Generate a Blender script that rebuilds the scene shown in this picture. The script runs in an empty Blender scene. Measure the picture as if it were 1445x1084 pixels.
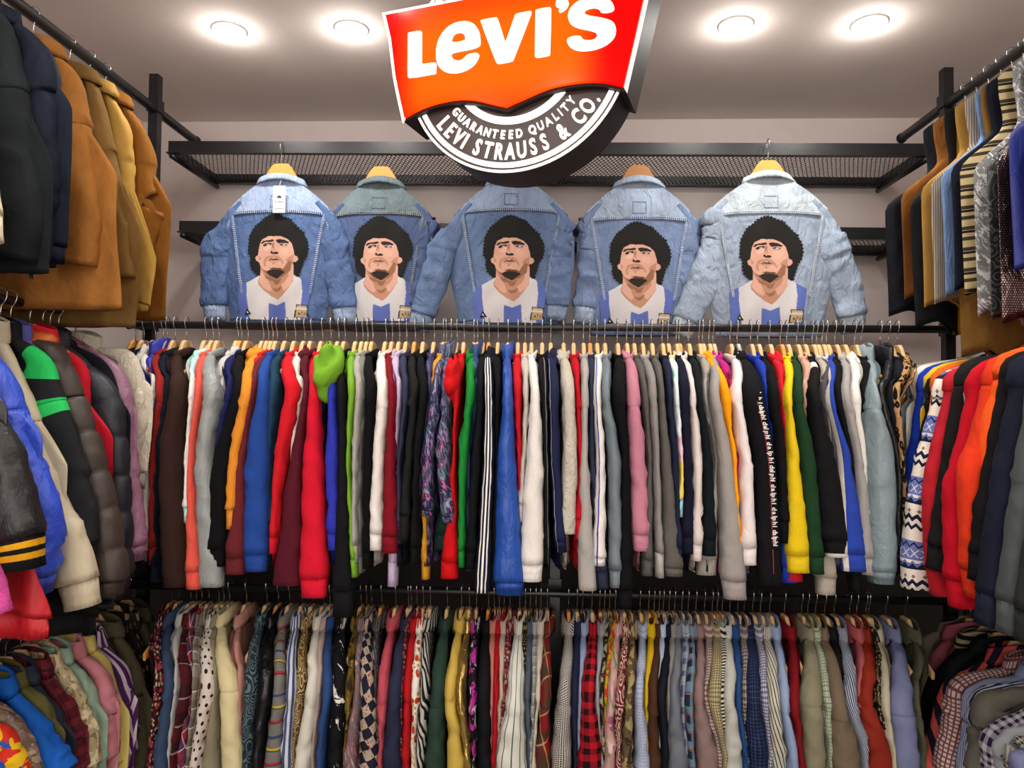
import bpy, math, random
import numpy as np
from mathutils import Vector, Matrix
PI = math.pi
D = bpy.data; scn = bpy.context.scene; COL = scn.collection

# ------------------------------------------------------------ camera, world, lights, exposure
FPX = 1020.0; CAMZ = 1.55
cam_d = D.cameras.new('camera'); cam_d.sensor_width = 36; cam_d.lens = 36*FPX/1445; cam_d.clip_start = .05
cam = D.objects.new('camera', cam_d); COL.objects.link(cam)
CR = (Matrix.Rotation(math.atan(39.5/FPX), 3, 'Z') @ Matrix.Rotation(PI/2+math.atan(31/FPX), 3, 'X') @ Matrix.Rotation(.010, 3, 'Z'))
cam.matrix_world = Matrix.Translation((0, 0, CAMZ)) @ CR.to_4x4()
scn.camera = cam
w = D.worlds.new('world'); scn.world = w; w.use_nodes = True
w.node_tree.nodes['Background'].inputs[0].default_value = (1, .96, .92, 1)
w.node_tree.nodes['Background'].inputs[1].default_value = 3.8
scn.view_settings.view_transform = 'Standard'; scn.view_settings.look = 'None'
scn.view_settings.gamma = 1; scn.view_settings.use_curve_mapping = False
scn.view_settings.exposure = 0.17
LAMP_W = 3.1; POINT_W = 1.3
CEIL = 2.775; WALLY = 3.06; SIDE = 1.74; BACKY = -4.2
LIGHTS = [(x, y) for y in (2.30, 1.35, .45, -.5, -1.5, -2.5, -3.5) for x in (-1.03, -.625, .615, 1.035)]

def at(px, py, Y):            # a point seen at (px, py) of the photograph, standing in the plane y = Y
    d = CR @ Vector(((px-722.5)/FPX, -(py-542)/FPX, -1)); k = Y/d.y
    return Vector((d.x*k, Y, CAMZ+d.z*k))
def lin(h):
    h = h.lstrip('#'); c = [int(h[i:i+2], 16)/255 for i in (0, 2, 4)]
    return tuple((x/12.92 if x <= .04045 else ((x+.055)/1.055)**2.4) for x in c)+(1,)

# ------------------------------------------------------------ node materials
class NB:
    def __init__(s, name, rough=.85, metal=0.0):
        s.mat = D.materials.new(name); s.mat.use_nodes = True; s.nt = s.mat.node_tree
        s.b = s.nt.nodes['Principled BSDF']; s.b.inputs['Roughness'].default_value = rough
        s.b.inputs['Metallic'].default_value = metal
    def n(s, t, **k):
        x = s.nt.nodes.new('ShaderNode'+t)
        for a, v in k.items(): setattr(x, a, v)
        return x
    def put(s, sock, v):
        if isinstance(v, bpy.types.NodeSocket): s.nt.links.new(v, sock)
        else: sock.default_value = v
    def m(s, op, a, b=None, c=None):
        x = s.n('Math', operation=op); s.put(x.inputs[0], a)
        if b is not None: s.put(x.inputs[1], b)
        if c is not None: s.put(x.inputs[2], c)
        return x.outputs[0]
    def mix(s, f, a, b):
        x = s.n('Mix', data_type='RGBA'); s.put(x.inputs[0], f); s.put(x.inputs[6], a); s.put(x.inputs[7], b)
        return x.outputs[2]
    def uv(s, ang=0, warp=0):
        t = s.n('TexCoord'); v = t.outputs['UV']
        if warp:
            nz = s.n('TexNoise'); s.put(nz.inputs['Vector'], v); nz.inputs['Scale'].default_value = 9
            a = s.n('VectorMath', operation='MULTIPLY_ADD'); s.put(a.inputs[0], nz.outputs['Color'])
            a.inputs[1].default_value = (warp, warp, 0); s.put(a.inputs[2], v); v = a.outputs[0]
        if ang:
            r = s.n('VectorRotate', rotation_type='Z_AXIS'); s.put(r.inputs['Vector'], v); r.inputs['Angle'].default_value = ang; v = r.outputs[0]
        x = s.n('SeparateXYZ'); s.put(x.inputs[0], v)
        return x.outputs[0], x.outputs[1], v
    def band(s, x, p, duty, off=0):
        return s.m('LESS_THAN', s.m('FRACT', s.m('ADD', s.m('DIVIDE', x, p), off)), duty)
    def noise(s, v, sc, det=2, rough=.5, dist=0):
        z = s.n('TexNoise'); s.put(z.inputs['Vector'], v); z.inputs['Scale'].default_value = sc
        z.inputs['Detail'].default_value = det; z.inputs['Roughness'].default_value = rough; z.inputs['Distortion'].default_value = dist
        return z.outputs[0]
    def voro(s, v, sc, feature='F1'):
        z = s.n('TexVoronoi', feature=feature); s.put(z.inputs['Vector'], v); z.inputs['Scale'].default_value = sc
        return z
    def objv(s, scale=(1, 1, 1)):
        t = s.n('TexCoord'); mp = s.n('Mapping'); s.put(mp.inputs[0], t.outputs['Object']); mp.inputs['Scale'].default_value = scale
        mp.inputs['Location'].default_value = [random.uniform(-9, 9) for _ in range(3)]
        return mp.outputs[0]
    def bump(s, h, strength, dist=.01):
        b = s.n('Bump'); b.inputs['Strength'].default_value = strength; b.inputs['Distance'].default_value = dist
        s.put(b.inputs['Height'], h)
        if getattr(s, 'lastb', None): s.put(b.inputs['Normal'], s.lastb)
        s.lastb = b.outputs[0]; s.put(s.b.inputs['Normal'], s.lastb)

def pattern(s, spec):
    """colour socket of a woven or printed pattern, in metres of cloth"""
    k = spec[0]; c = [lin(x) if isinstance(x, str) else x for x in spec[1:]]
    if k == 'stripe':      # a, b, period, duty, angle
        u, v, _ = s.uv(c[4] if len(c) > 4 else 0); return s.mix(s.band(u, c[2], c[3]), c[0], c[1])
    if k == 'hstripe':
        u, v, _ = s.uv(.08); return s.mix(s.band(v, c[2], c[3]), c[0], c[1])
    if k == 'gingham':     # a, b, period
        u, v, _ = s.uv(); f = s.m('MULTIPLY', s.m('ADD', s.band(u, c[2], .5), s.band(v, c[2], .5)), .5); return s.mix(f, c[0], c[1])
    if k == 'grid':        # base, line, period, duty
        u, v, _ = s.uv(); f = s.m('MAXIMUM', s.band(u, c[2], c[3]), s.band(v, c[2], c[3])); return s.mix(f, c[0], c[1])
    if k == 'hound':
        u, v, _ = s.uv(); f = s.m('ABSOLUTE', s.m('SUBTRACT', s.band(s.m('ADD', u, v), c[2], .5), s.band(s.m('SUBTRACT', v, s.m('MULTIPLY', u, .5)), c[2], .5))); return s.mix(f, c[0], c[1])
    if k == 'plaid':       # base, broad, thin, period [, angle]
        u, v, _ = s.uv(c[4] if len(c) > 4 else 0); p = c[3]
        q = s.mix(s.m('MULTIPLY', s.band(u, p, .42), .6), c[0], c[1]); q = s.mix(s.m('MULTIPLY', s.band(v, p, .42, .3), .6), q, c[1])
        q = s.mix(s.m('MULTIPLY', s.band(u, p, .06, .55), .8), q, c[2]); return s.mix(s.m('MULTIPLY', s.band(v, p, .06, .85), .8), q, c[2])
    if k == 'dots':        # base, dot, period, radius
        u, v, _ = s.uv(); p = c[2]; row = s.m('MULTIPLY', s.m('FLOOR', s.m('DIVIDE', v, p)), .5)
        a = s.m('SUBTRACT', s.m('FRACT', s.m('ADD', s.m('DIVIDE', u, p), row)), .5); b = s.m('SUBTRACT', s.m('FRACT', s.m('DIVIDE', v, p)), .5)
        d = s.m('SQRT', s.m('ADD', s.m('MULTIPLY', a, a), s.m('MULTIPLY', b, b))); return s.mix(s.m('LESS_THAN', d, c[3]/p), c[0], c[1])
    if k == 'flower':      # base, petals, second, scale
        _, _, v = s.uv(0, .02); a = s.voro(v, c[3]); b = s.voro(v, c[3]*1.9)
        q = s.mix(s.m('LESS_THAN', b.outputs['Distance'], .33), c[0], c[2]); q = s.mix(s.m('LESS_THAN', a.outputs['Distance'], .36), q, c[1])
        return s.mix(s.m('LESS_THAN', a.outputs['Distance'], .11), q, c[2])
    if k == 'camo':        # three colours, scale
        _, _, v = s.uv(); a = s.noise(v, c[3], 3, .55, .4); b = s.noise(v, c[3]*1.3, 3, .6, 1.2)
        q = s.mix(s.m('GREATER_THAN', a, .52), c[0], c[1]); return s.mix(s.m('GREATER_THAN', b, .57), q, c[2])
    if k == 'paisley':     # base, line, scale
        _, _, v = s.uv(0, .05); a = s.voro(v, c[2]); f = s.m('SINE', s.m('MULTIPLY', a.outputs['Distance'], 26)); return s.mix(s.m('GREATER_THAN', f, .35), c[0], c[1])
    if k == 'splash':      # base, a, b, c, scale : streaky print
        _, _, v = s.uv(.5, .06); q = c[0]
        for i, t in ((1, .55), (2, .58), (3, .6)):
            mp = s.n('Mapping'); s.put(mp.inputs[0], v); mp.inputs['Scale'].default_value = (c[4], c[4]*.35, 1); mp.inputs['Location'].default_value = (i*3.3, i*7.1, 0)
            q = s.mix(s.m('GREATER_THAN', s.noise(mp.outputs[0], 1, 4, .7, 1.5), t), q, c[i])
        return q
    if k == 'leopard':
        _, _, v = s.uv(0, .03); a = s.voro(v, 42); d = a.outputs['Distance']; q = s.mix(s.m('LESS_THAN', d, .45), c[0], c[1]); return s.mix(s.m('LESS_THAN', d, .16), q, c[2])
    if k == 'zebra':
        _, _, v = s.uv(.6, .09); x = s.n('SeparateXYZ'); s.put(x.inputs[0], v); return s.mix(s.band(x.outputs[0], .022, .5), c[0], c[1])
    if k == 'patch':       # base, square, print, size
        u, v, _ = s.uv(.5, .01); f = s.m('ABSOLUTE', s.m('SUBTRACT', s.band(u, c[3], .5), s.band(v, c[3], .5))); _, _, w2 = s.uv(0, .02)
        q = s.mix(s.m('LESS_THAN', s.voro(w2, 130).outputs['Distance'], .3), c[1], c[2]); return s.mix(f, c[0], q)
    if k == 'bands':       # [(v_end, colour)...] down the cloth, v from the top of the sleeve
        u, v, _ = s.uv(); q = lin(spec[1][-1][1])
        for ve, cc in reversed(spec[1][:-1]): q = s.mix(s.m('LESS_THAN', v, ve), q, lin(cc))
        return q
    if k == 'lines':       # base, [(u, width, colour)]
        u, v, _ = s.uv(); q = c[0]
        for u0, wd, cc in spec[2]: q = s.mix(s.m('LESS_THAN', s.m('ABSOLUTE', s.m('SUBTRACT', u, u0)), wd/2), q, lin(cc))
        return q
    if k == 'cross':       # base, rows of coloured cross stripes: [(period, duty, offset, colour)]
        u, v, _ = s.uv(.06); q = c[0]
        for p, du, of, cc in spec[2]: q = s.mix(s.band(v, p, du, of), q, lin(cc))
        return q
    if k == 'fair':        # knitted nordic bands
        u, v, _ = s.uv(); W, N, B, T = lin('e6ddd2'), lin('1b2138'), lin('6878b8'), lin('8a6a60')
        z = s.m('MULTIPLY', s.m('PINGPONG', u, .012), .9); t = s.m('FRACT', s.m('DIVIDE', s.m('ADD', v, z), .17)); g = s.m('FRACT', s.m('DIVIDE', v, .17))
        q = W
        for lo, hi, cc, src in ((.0, .09, N, g), (.30, .37, N, t), (.44, .50, N, t), (.66, .95, B, g), (.74, .77, N, t), (.02, .06, B, t)):
            q = s.mix(s.m('MULTIPLY', s.m('GREATER_THAN', src, lo), s.m('LESS_THAN', src, hi)), q, cc)
        uu = s.m('SUBTRACT', s.m('FRACT', s.m('DIVIDE', u, .026)), .5); gg = s.m('MULTIPLY', s.m('SUBTRACT', g, .85), 6.5)
        x = s.m('LESS_THAN', s.m('ABSOLUTE', s.m('SUBTRACT', s.m('ABSOLUTE', uu), s.m('ABSOLUTE', gg))), .07)
        x = s.m('MULTIPLY', x, s.m('LESS_THAN', s.m('ABSOLUTE', gg), .4)); q = s.mix(x, q, W)
        g2 = s.m('MULTIPLY', s.m('SUBTRACT', g, .2), 6.5); d = s.m('ADD', s.m('ABSOLUTE', uu), s.m('ABSOLUTE', g2)); return s.mix(s.m('LESS_THAN', d, .22), q, T)
    return c[0]

_mc = {}
def cloth(spec, surf='knit'):
    key = (repr(spec), surf)
    if key in _mc: return _mc[key]
    P = {'knit': (.92, .48, .5), 'smooth': (.75, .5, .5), 'nylon': (.42, .75, .9), 'leather': (.38, .35, .5), 'suede': (.95, .45, .8),
         'satin': (.28, .6, .8), 'denim': (.9, 1., .5), 'puffer': (.5, .3, .4), 'fleece': (1, .8, .4), 'lame': (.22, .9, .9), 'velvet': (.55, .6, .8)}[surf]
    s = NB('cloth_'+surf, P[0])
    col = lin(spec) if isinstance(spec, str) else pattern(s, spec)
    if isinstance(spec, str) and max(col[:3]) < .03: col = tuple(c*.72 for c in col[:3])+(1,)
    ov = s.objv((1, 1, .55))
    # fibre and wear variation of the cloth's own colour
    if surf == 'suede': va, sc = .55, 13
    elif surf == 'denim': va, sc = .50, 12
    else: va, sc = .10, 26
    nz = s.noise(ov, sc, 5, .62)
    hs = s.n('HueSaturation'); s.put(hs.inputs['Color'], col); s.put(hs.inputs['Value'], s.m('MULTIPLY_ADD', nz, va*2, 1-va)); col = hs.outputs[0]
    if surf in ('knit', 'denim', 'fleece'):
        fz = s.noise(s.objv((1, 1, 1)), 420, 2, .6); hs = s.n('HueSaturation'); s.put(hs.inputs['Color'], col); s.put(hs.inputs['Value'], s.m('MULTIPLY_ADD', fz, .5, .76)); col = hs.outputs[0]
    s.put(s.b.inputs['Base Color'], col)
    if surf == 'lame': s.b.inputs['Metallic'].default_value = .85
    s.b.inputs['Specular IOR Level'].default_value = .12 if P[0] > .6 else .45
    s.bump(s.noise(ov, {'fleece': 60, 'denim': 30}.get(surf, 17), 3, .55, .9), P[1], .012)
    if surf in ('nylon', 'leather', 'satin', 'lame'): s.bump(s.noise(s.objv((1.4, 1.4, .8)), 46, 3, .6, 1.4), P[2]*.5, .005)
    if surf == 'denim': s.bump(s.noise(s.objv((1, 1, .5)), 60, 4, .65, .6), .6, .004)
    _mc[key] = s.mat; return s.mat

def plain(name, hexc, rough=.6, metal=0, bump=None, emit=None):
    s = NB(name, rough, metal); s.b.inputs['Base Color'].default_value = lin(hexc)
    if bump:
        ov = s.objv(); nz = s.noise(ov, bump[0], 4, .6); s.bump(nz, bump[1], .004)
        hs = s.n('HueSaturation'); hs.inputs['Color'].default_value = lin(hexc); s.put(hs.inputs['Value'], s.m('MULTIPLY_ADD', nz, .16, .92)); s.put(s.b.inputs['Base Color'], hs.outputs[0])
    if emit: s.b.inputs['Emission Color'].default_value = lin(hexc); s.b.inputs['Emission Strength'].default_value = emit
    return s.mat

# ------------------------------------------------------------ object helpers
def link(o, parent=None):
    COL.objects.link(o)
    if parent is not None: o.parent = parent
    return o
def mesh_obj(name, verts, faces, mat, parent=None, smooth=False, uvs=None):
    me = D.meshes.new(name); me.from_pydata([tuple(v) for v in verts], [], [tuple(f) for f in faces])
    if smooth: me.polygons.foreach_set('use_smooth', [True]*len(me.polygons))
    if mat: me.materials.append(mat)
    me.update(); return link(D.objects.new(name, me), parent)
def empty(name, label, cat, loc=(0, 0, 0), rz=0, group=None):
    o = D.objects.new(name, None); COL.objects.link(o); o.empty_display_size = .05
    o.location = loc; o.rotation_euler = (0, 0, rz); o['label'] = label; o['category'] = cat
    if group: o['group'] = group
    return o
def boxes(bl):
    V, F = [], []
    for (x0, y0, z0, x1, y1, z1) in bl:
        n = len(V); V += [(x0, y0, z0), (x1, y0, z0), (x1, y1, z0), (x0, y1, z0), (x0, y0, z1), (x1, y0, z1), (x1, y1, z1), (x0, y1, z1)]
        F += [[n+i for i in f] for f in ((3, 2, 1, 0), (4, 5, 6, 7), (0, 1, 5, 4), (1, 2, 6, 5), (2, 3, 7, 6), (3, 0, 4, 7))]
    return V, F
def bar_geo(a, b, w, h, up=(0, 0, 1)):
    a, b = Vector(a), Vector(b); t = (b-a).normalized(); s = t.cross(Vector(up)).normalized(); u = s.cross(t)
    V = [p+s*(sx*w/2)+u*(sz*h/2) for p in (a, b) for sx, sz in ((-1, -1), (1, -1), (1, 1), (-1, 1))]
    return V, [(3, 2, 1, 0), (4, 5, 6, 7), (0, 1, 5, 4), (1, 2, 6, 5), (2, 3, 7, 6), (3, 0, 4, 7)]
def join(parts):
    V, F = [], []
    for v, f in parts:
        n = len(V); V += list(v); F += [[n+i for i in g] for g in f]
    return V, F
def tube_geo(pts, r, seg=8, cap=True):
    pts = [Vector(p) for p in pts]; V, F = [], []; ref = None
    for i, p in enumerate(pts):
        t = (pts[min(i+1, len(pts)-1)]-pts[max(i-1, 0)]).normalized()
        if ref is None: ref = t.orthogonal().normalized()
        s = (ref-t*ref.dot(t)).normalized(); ref = s; u = t.cross(s)
        V += [p+(s*math.cos(k*2*PI/seg)+u*math.sin(k*2*PI/seg))*r for k in range(seg)]
    for i in range(len(pts)-1):
        for k in range(seg):
            a = i*seg+k; b = i*seg+(k+1) % seg; F.append((a, b, b+seg, a+seg))
    if cap: F += [tuple(range(seg))[::-1], tuple(range(len(V)-seg, len(V)))]
    return V, F
def grid(name, P, closed, mat, parent=None, UV=None, smooth=True):
    """P: rows x cols x 3; closed joins the last column to the first; UV: rows x (cols+closed) x 2"""
    nr, nc = P.shape[:2]; cc = nc if closed else nc-1
    r, c = np.meshgrid(np.arange(nr-1), np.arange(cc), indexing='ij'); c2 = (c+1) % nc
    F = np.stack([r*nc+c, r*nc+c2, (r+1)*nc+c2, (r+1)*nc+c], -1).reshape(-1, 4)
    me = D.meshes.new(name); me.vertices.add(nr*nc); me.vertices.foreach_set('co', P.reshape(-1).astype(np.float32))
    n = len(F); me.loops.add(n*4); me.loops.foreach_set('vertex_index', F.reshape(-1).astype(np.int32))
    me.polygons.add(n); me.polygons.foreach_set('loop_start', np.arange(0, n*4, 4, dtype=np.int32))
    if UV is not None:
        cu = c+1; l = me.uv_layers.new(name='UVMap')
        q = np.stack([UV[r, c], UV[r, cu], UV[r+1, cu], UV[r+1, c]], 2).reshape(-1, 2)
        l.data.foreach_set('uv', q.reshape(-1).astype(np.float32))
    me.update(calc_edges=True)
    me.polygons.foreach_set('use_smooth', np.full(n, smooth))
    if mat: me.materials.append(mat)
    me.validate(); return link(D.objects.new(name, me), parent)

def sm(x, a=0., b=1.):
    t = np.clip((x-a)/(b-a), 0, 1); return t*t*(3-2*t)
def waves(rng, a, b, ka, kb, n=5, fall=.75):
    """smooth pseudo-noise from warped sines over two arrays"""
    out = 0; amp = 1; w = .8*np.sin(a*ka*.5+b*kb*.6+rng.uniform(0, 6))
    for i in range(n):
        out = out+amp*np.sin(a*ka*rng.uniform(.5, 1.6)*(1+i*.35)+b*kb*rng.uniform(.5, 1.5)*rng.choice([-1, 1])*(1+i*.3)+w+rng.uniform(0, 6.3)); amp *= fall
    return out/2.2
def ctrl(pts, n):
    """Catmull-Rom resample of control rows"""
    P = np.array(pts, float); m = len(P); Q = np.vstack([2*P[0]-P[1], P, 2*P[-1]-P[-2]])
    L = np.r_[0, np.cumsum(np.linalg.norm(np.diff(P[:, :3], axis=0), axis=1))]; out = []
    for s in (np.linspace(0, L[-1], n) if np.isscalar(n) else np.clip(n, 0, L[-1])):
        i = min(np.searchsorted(L, s, 'right')-1, m-2); t = (s-L[i])/(L[i+1]-L[i]); a, b, c, d = Q[i:i+4]
        out.append(.5*((2*b)+(c-a)*t+(2*a-5*b+4*c-d)*t*t+(3*b-a-3*c+d)*t**3))
    return np.array(out), L[-1]
# ------------------------------------------------------------ garments
def sleeve(parent, side, rows, mat, rng, amp=.003, cuff=.055, cuffmat=None, style='', nr=30, seg=18, flat=.8, collar_uv=True):
    """tube along rows of (x along the rail, distance s from the hanger centre, z, half depth, half width); a cuff is its sub-part"""
    if style == 'puffer': nr = 96
    _, L = ctrl(rows, 3); sm_t = .215+rng.uniform(-.02, .03)
    t = np.sort(np.r_[np.linspace(0, L, nr), [sm_t-.004, sm_t, sm_t+.004]*(cuff >= 0)]); nr = len(t); C, _ = ctrl(rows, t)
    T = np.gradient(C[:, :3], axis=0); ty, tz = T[:, 1], T[:, 2]; ln = np.hypot(ty, tz)+1e-9; ny, nz = -tz/ln, ty/ln      # outward normal in the s-z plane
    th = np.linspace(-PI, PI, seg+1)[:-1]
    ca, sa = np.sign(np.cos(th))*np.abs(np.cos(th))**flat, np.sign(np.sin(th))*np.abs(np.sin(th))**flat
    TT, TH = np.meshgrid(t, th, indexing='ij')
    env = sm(TT, 0, L*.25)*(1-.75*sm(TT, L-.05, L))
    wv = waves(rng, TT, TH, 42, 1.6)*env*amp*.55
    for _ in range(int(9+rng.integers(0, 6))):              # short diagonal creases, most of them about the elbow and above the cuff
        t0 = L*(rng.beta(2.2, 1.8)*.75+.2); c0 = rng.uniform(-.05, .05); p0 = rng.uniform(-1.6, 1.6); wd = rng.uniform(.007, .014)
        q = np.cos(TH-p0); wv += rng.uniform(.5, 1.25)*amp*rng.choice([1, -1], p=[.6, .4])*np.exp(-((TT-t0-c0*np.sin(TH-p0))/wd)**2)*np.clip(q, 0, 1)**1.5
    wv += np.exp(-((TT-(L-cuff-.02))/.022)**2)*amp*.8*(cuff > 0)                  # blousing over the cuff
    if cuff >= 0 and style != 'puffer': wv += (-.0016*(TT > sm_t+.001)-.0014*np.exp(-((TT-sm_t)/.004)**2))*sm(TT, .05, .1)     # shoulder seam
    if style == 'puffer': wv += (np.abs(np.sin(TT*PI/.10+.25*np.cos(TH)))**.25-.85)*.011*sm(TT, 0, .08)
    a, b = C[:, 3][:, None], C[:, 4][:, None]
    k0 = nr if cuff <= 0 else int(np.searchsorted(t, L-cuff))
    wv = np.maximum(wv, -.6*np.minimum(a, b))
    def ring(sel, sc=1., extra=0., cc=ca, ss=sa, wvv=None):
        n_ = (C[sel, 3][:, None]*sc+(wvv if wvv is not None else 0)+extra)*cc; b_ = (C[sel, 4][:, None]*sc+(wvv if wvv is not None else 0)+extra)*ss
        s_ = C[sel, 1][:, None]+ny[sel][:, None]*n_; z_ = C[sel, 2][:, None]+nz[sel][:, None]*n_
        return np.stack([C[sel, 0][:, None]+b_, s_*side, z_], -1)
    sel = np.arange(0, k0); P = ring(sel, wvv=wv[sel])
    inn = ring(np.array([k0-1, max(k0-3, 0)]), .72 if cuff > 0 else .8); P = np.concatenate([P, inn]); tt = np.r_[t[sel], t[k0-1]+.004, t[k0-1]+.008]
    rr = .5*(C[:, 3]+C[:, 4]).mean()
    ths = np.linspace(-PI, PI, seg+1); UV = np.stack(np.broadcast_arrays(ths[None, :]*rr, tt[:, None]), -1)
    o = grid('sleeve', P, True, mat, parent, UV)
    if cuff > 0:
        sc = 40; th2 = np.linspace(-PI, PI, sc+1)[:-1]; c2, s2 = np.sign(np.cos(th2))*np.abs(np.cos(th2))**flat, np.sign(np.sin(th2))*np.abs(np.sin(th2))**flat
        rows2 = np.array([k0-1, k0-1, min(k0+1, nr-1), (k0+nr)//2, nr-1, nr-1, nr-2]); ks = [.80, .93, .88, .86, .88, .80, .70]
        rib = .0011*np.where(np.arange(sc) % 2, 1, -1)[None, :]
        C3 = C.copy(); C3[:, 4] = np.maximum(C3[:, 4], .008); Ck = C; 
        P2 = np.concatenate([ring(np.array([r_]), k_, 0, c2, s2, rib if 0 < i < 5 else None) for i, (r_, k_) in enumerate(zip(rows2, ks))])
        tt2 = t[rows2]-t[k0-1]; th3 = np.linspace(-PI, PI, sc+1); UV2 = np.stack(np.broadcast_arrays(th3[None, :]*rr, tt2[:, None]), -1)
        grid('cuff', P2, True, cuffmat or mat, o, UV2)
    return o

def outline_rows(pts, a, b, b0, a0=.012, ramp=.24, end=.72):
    """sleeve rows whose outer edge follows pts (x, s, z)"""
    C, L = ctrl(pts, 22); T = np.gradient(C, axis=0); ln = np.hypot(T[:, 1], T[:, 2])+1e-9; ns, nz = -T[:, 2]/ln, T[:, 1]/ln; t = np.linspace(0, L, 22)
    A = (a0+(a-a0)*sm(t, 0, ramp))*(1-(1-end)*sm(t, L*.6, L)); B = b0+(b-b0)*sm(t, .03, ramp)
    return [(C[i, 0], C[i, 1]-ns[i]*A[i], C[i, 2]-nz[i]*A[i], A[i], B[i]) for i in range(22)]

class Body:
    def __init__(s, rng, hs=.2, drop=.075, neckz=-.078, L=.64, wb=.25, wh=None, tb=.014, fold=.006, vest=False, shift=None, style='', hemcurve=0, kf=26, dexp=1.12):
        s.__dict__.update(locals()); s.wh = wh or wb-.01; s.ph = rng.uniform(0, 6, 8); s.k = rng.uniform(.7, 1.4, 8); s.zh = neckz-L
    def W(s, b):
        lo, hi = (.22, .43) if s.vest else (0., .22)
        w = s.hs+(s.wb-s.hs)*sm(b, lo, hi); w = w-(.012*np.exp(-((b-.2)/.09)**2) if s.vest else 0); return w+(s.wh-s.wb)*sm(b, .35, 1)
    def top(s, a):
        y = np.abs(a)*s.hs; return s.neckz-s.drop*np.clip((y-.045)/(s.hs-.045), 0, 1)**s.dexp-.012*np.abs(a)**10+.004*np.cos(a*3)
    def pt(s, a, b, sg):
        """a across -1..1, b down 0..1, sg which sheet (-1..1 sine)"""
        w = s.W(b); y = a*w; tz = s.top(a); hm_ = s.hemcurve*np.abs(a)**2-(.065*np.exp(-((np.abs(a)-.42)/.17)**2) if s.vest else 0); z = tz+b*(s.zh+hm_*(-1 if not s.vest else 1)-tz)
        T = s.tb*(1-np.abs(a)**3)**.5*(.55+.45*sm(b, 0, .18))*(1-.15*sm(b, .8, 1))
        k, p = s.k, s.ph; q = y*s.kf
        f = s.fold*(.15+sm(b, .08, .9))*(np.sin(q*k[0]+b*1.6+p[0])+.6*np.sin(q*2.1*k[1]-b*2.2+p[1])+.35*np.sin(q*3.7*k[2]+b*4+p[2]))
        c = s.fold*.35*np.sin(q*1.5*k[3]+b*9*k[4]+p[3])*np.sin(b*14*k[5]+q*.8+p[4])*sm(b, .05, .3)
        x = T*sg+f*.8+c*sg
        if s.style == 'puffer': x = x+np.sign(sg)*(np.abs(np.sin(z*PI/.10))**.25-.8)*.010*np.minimum(1, np.abs(sg)*1.5)
        if s.shift: x = x+s.shift(-y, z)
        return np.stack([x, y, z], -1)
    def on(s, y, z, off=.001, sg=1.):
        """point of the +x sheet above (y, z)"""
        b = np.clip((s.neckz-z)/s.L, 0, 1)
        for _ in range(4):
            a = np.clip(y/s.W(b), -1, 1); tz = s.top(a); b = np.clip((z-tz)/(s.zh-s.hemcurve*a**2-tz), 0, 1)
        P = s.pt(a, b, sg*np.ones_like(b)); P[..., 0] += off*np.sign(sg); return P
    def build(s, mat, parent, nr=30, nc=44, hem=0, hemmat=None):
        t = np.linspace(0, 2*PI, nc+1)[:-1]; a = np.cos(t); a = np.sign(a)*np.abs(a)**.85; sg = np.sign(np.sin(t))*np.abs(np.sin(t))**.5
        bl = 1-(hem/s.L if hem else 0); bb = np.r_[0, .012, np.linspace(.04, bl, nr-2)]
        A, B = np.meshgrid(a, bb, indexing='xy'); S = np.broadcast_to(sg, A.shape); P = s.pt(A, B, S)
        inn = s.pt(A[-1:], B[-1:]-.01, S[-1:]*.5); P = np.concatenate([P, inn])
        y = P[..., 1]; u = np.concatenate([y, y[:, :1]], 1); z = -P[..., 2]; v = np.concatenate([z, z[:, :1]], 1)
        o = grid('body', P, True, mat, parent, np.stack([u, v], -1))
        if hem:
            nc2 = 120; t = np.linspace(0, 2*PI, nc2+1)[:-1]; a = np.cos(t); sg = np.sign(np.sin(t))*np.abs(np.sin(t))**.5
            bb = np.array([bl-.004, bl, (bl+1)/2, 1, .995]); A, B = np.meshgrid(a*.97, bb, indexing='xy'); S = np.broadcast_to(sg, A.shape)*np.array([.5, .95, .9, .9, .4])[:, None]
            Q = s.pt(A, B, S); Q[1:4, :, 0] += .0012*np.where(np.arange(nc2) % 2, 1, -1)
            u = np.concatenate([Q[..., 1], Q[:, :1, 1]], 1); v = np.concatenate([Q[..., 2], Q[:, :1, 2]], 1)
            grid('hem_band', Q, True, hemmat or mat, parent, np.stack([u, -v], -1))
        return o

def collar(parent, kind, mat, rng, zc, ay=.072, ax=.02, x0=0., hk=1.):
    n = 40; th = np.linspace(0, 2*PI, n+1)[:-1]; c, s_ = np.cos(th), np.sin(th)
    if kind == 'crew': prof = [(-.006, -.014), (-.003, .004), (.002, .010), (.007, .004), (.008, -.012), (.003, -.018)]
    elif kind == 'stand': prof = [(.000, -.012), (-.002, .030), (.001, .040), (.006, .036), (.008, .0), (.009, -.014)]
    else: prof = [(-.002, -.010), (-.004, .026), (.000, .034), (.007, .030), (.016, .004), (.020, -.014), (.014, -.010), (.005, .010)]
    P = np.zeros((len(prof), n, 3))
    for i, (r, h) in enumerate(prof):
        wob = .003*np.sin(th*3+rng.uniform(0, 6))*(i > 2)
        lo = -.014*(s_ < -.75)*(kind == 'shirt')*(3 < i < 7)                # collar points at the front
        P[i, :, 0] = x0+s_*(ax+min(r, ax*.8)*.8+wob*.4); P[i, :, 1] = c*(ay+r+wob); P[i, :, 2] = zc+h*hk-.016*np.abs(c)**2+lo+.004*s_
    U = np.broadcast_to((th[None, :]*ay), P.shape[:2]); U = np.concatenate([U, U[:, :1]+2*PI*ay], 1); V = np.broadcast_to(np.arange(len(prof))[:, None]*.012, U.shape)
    return grid('collar', P, True, mat, parent, np.stack([U, V], -1))
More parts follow.
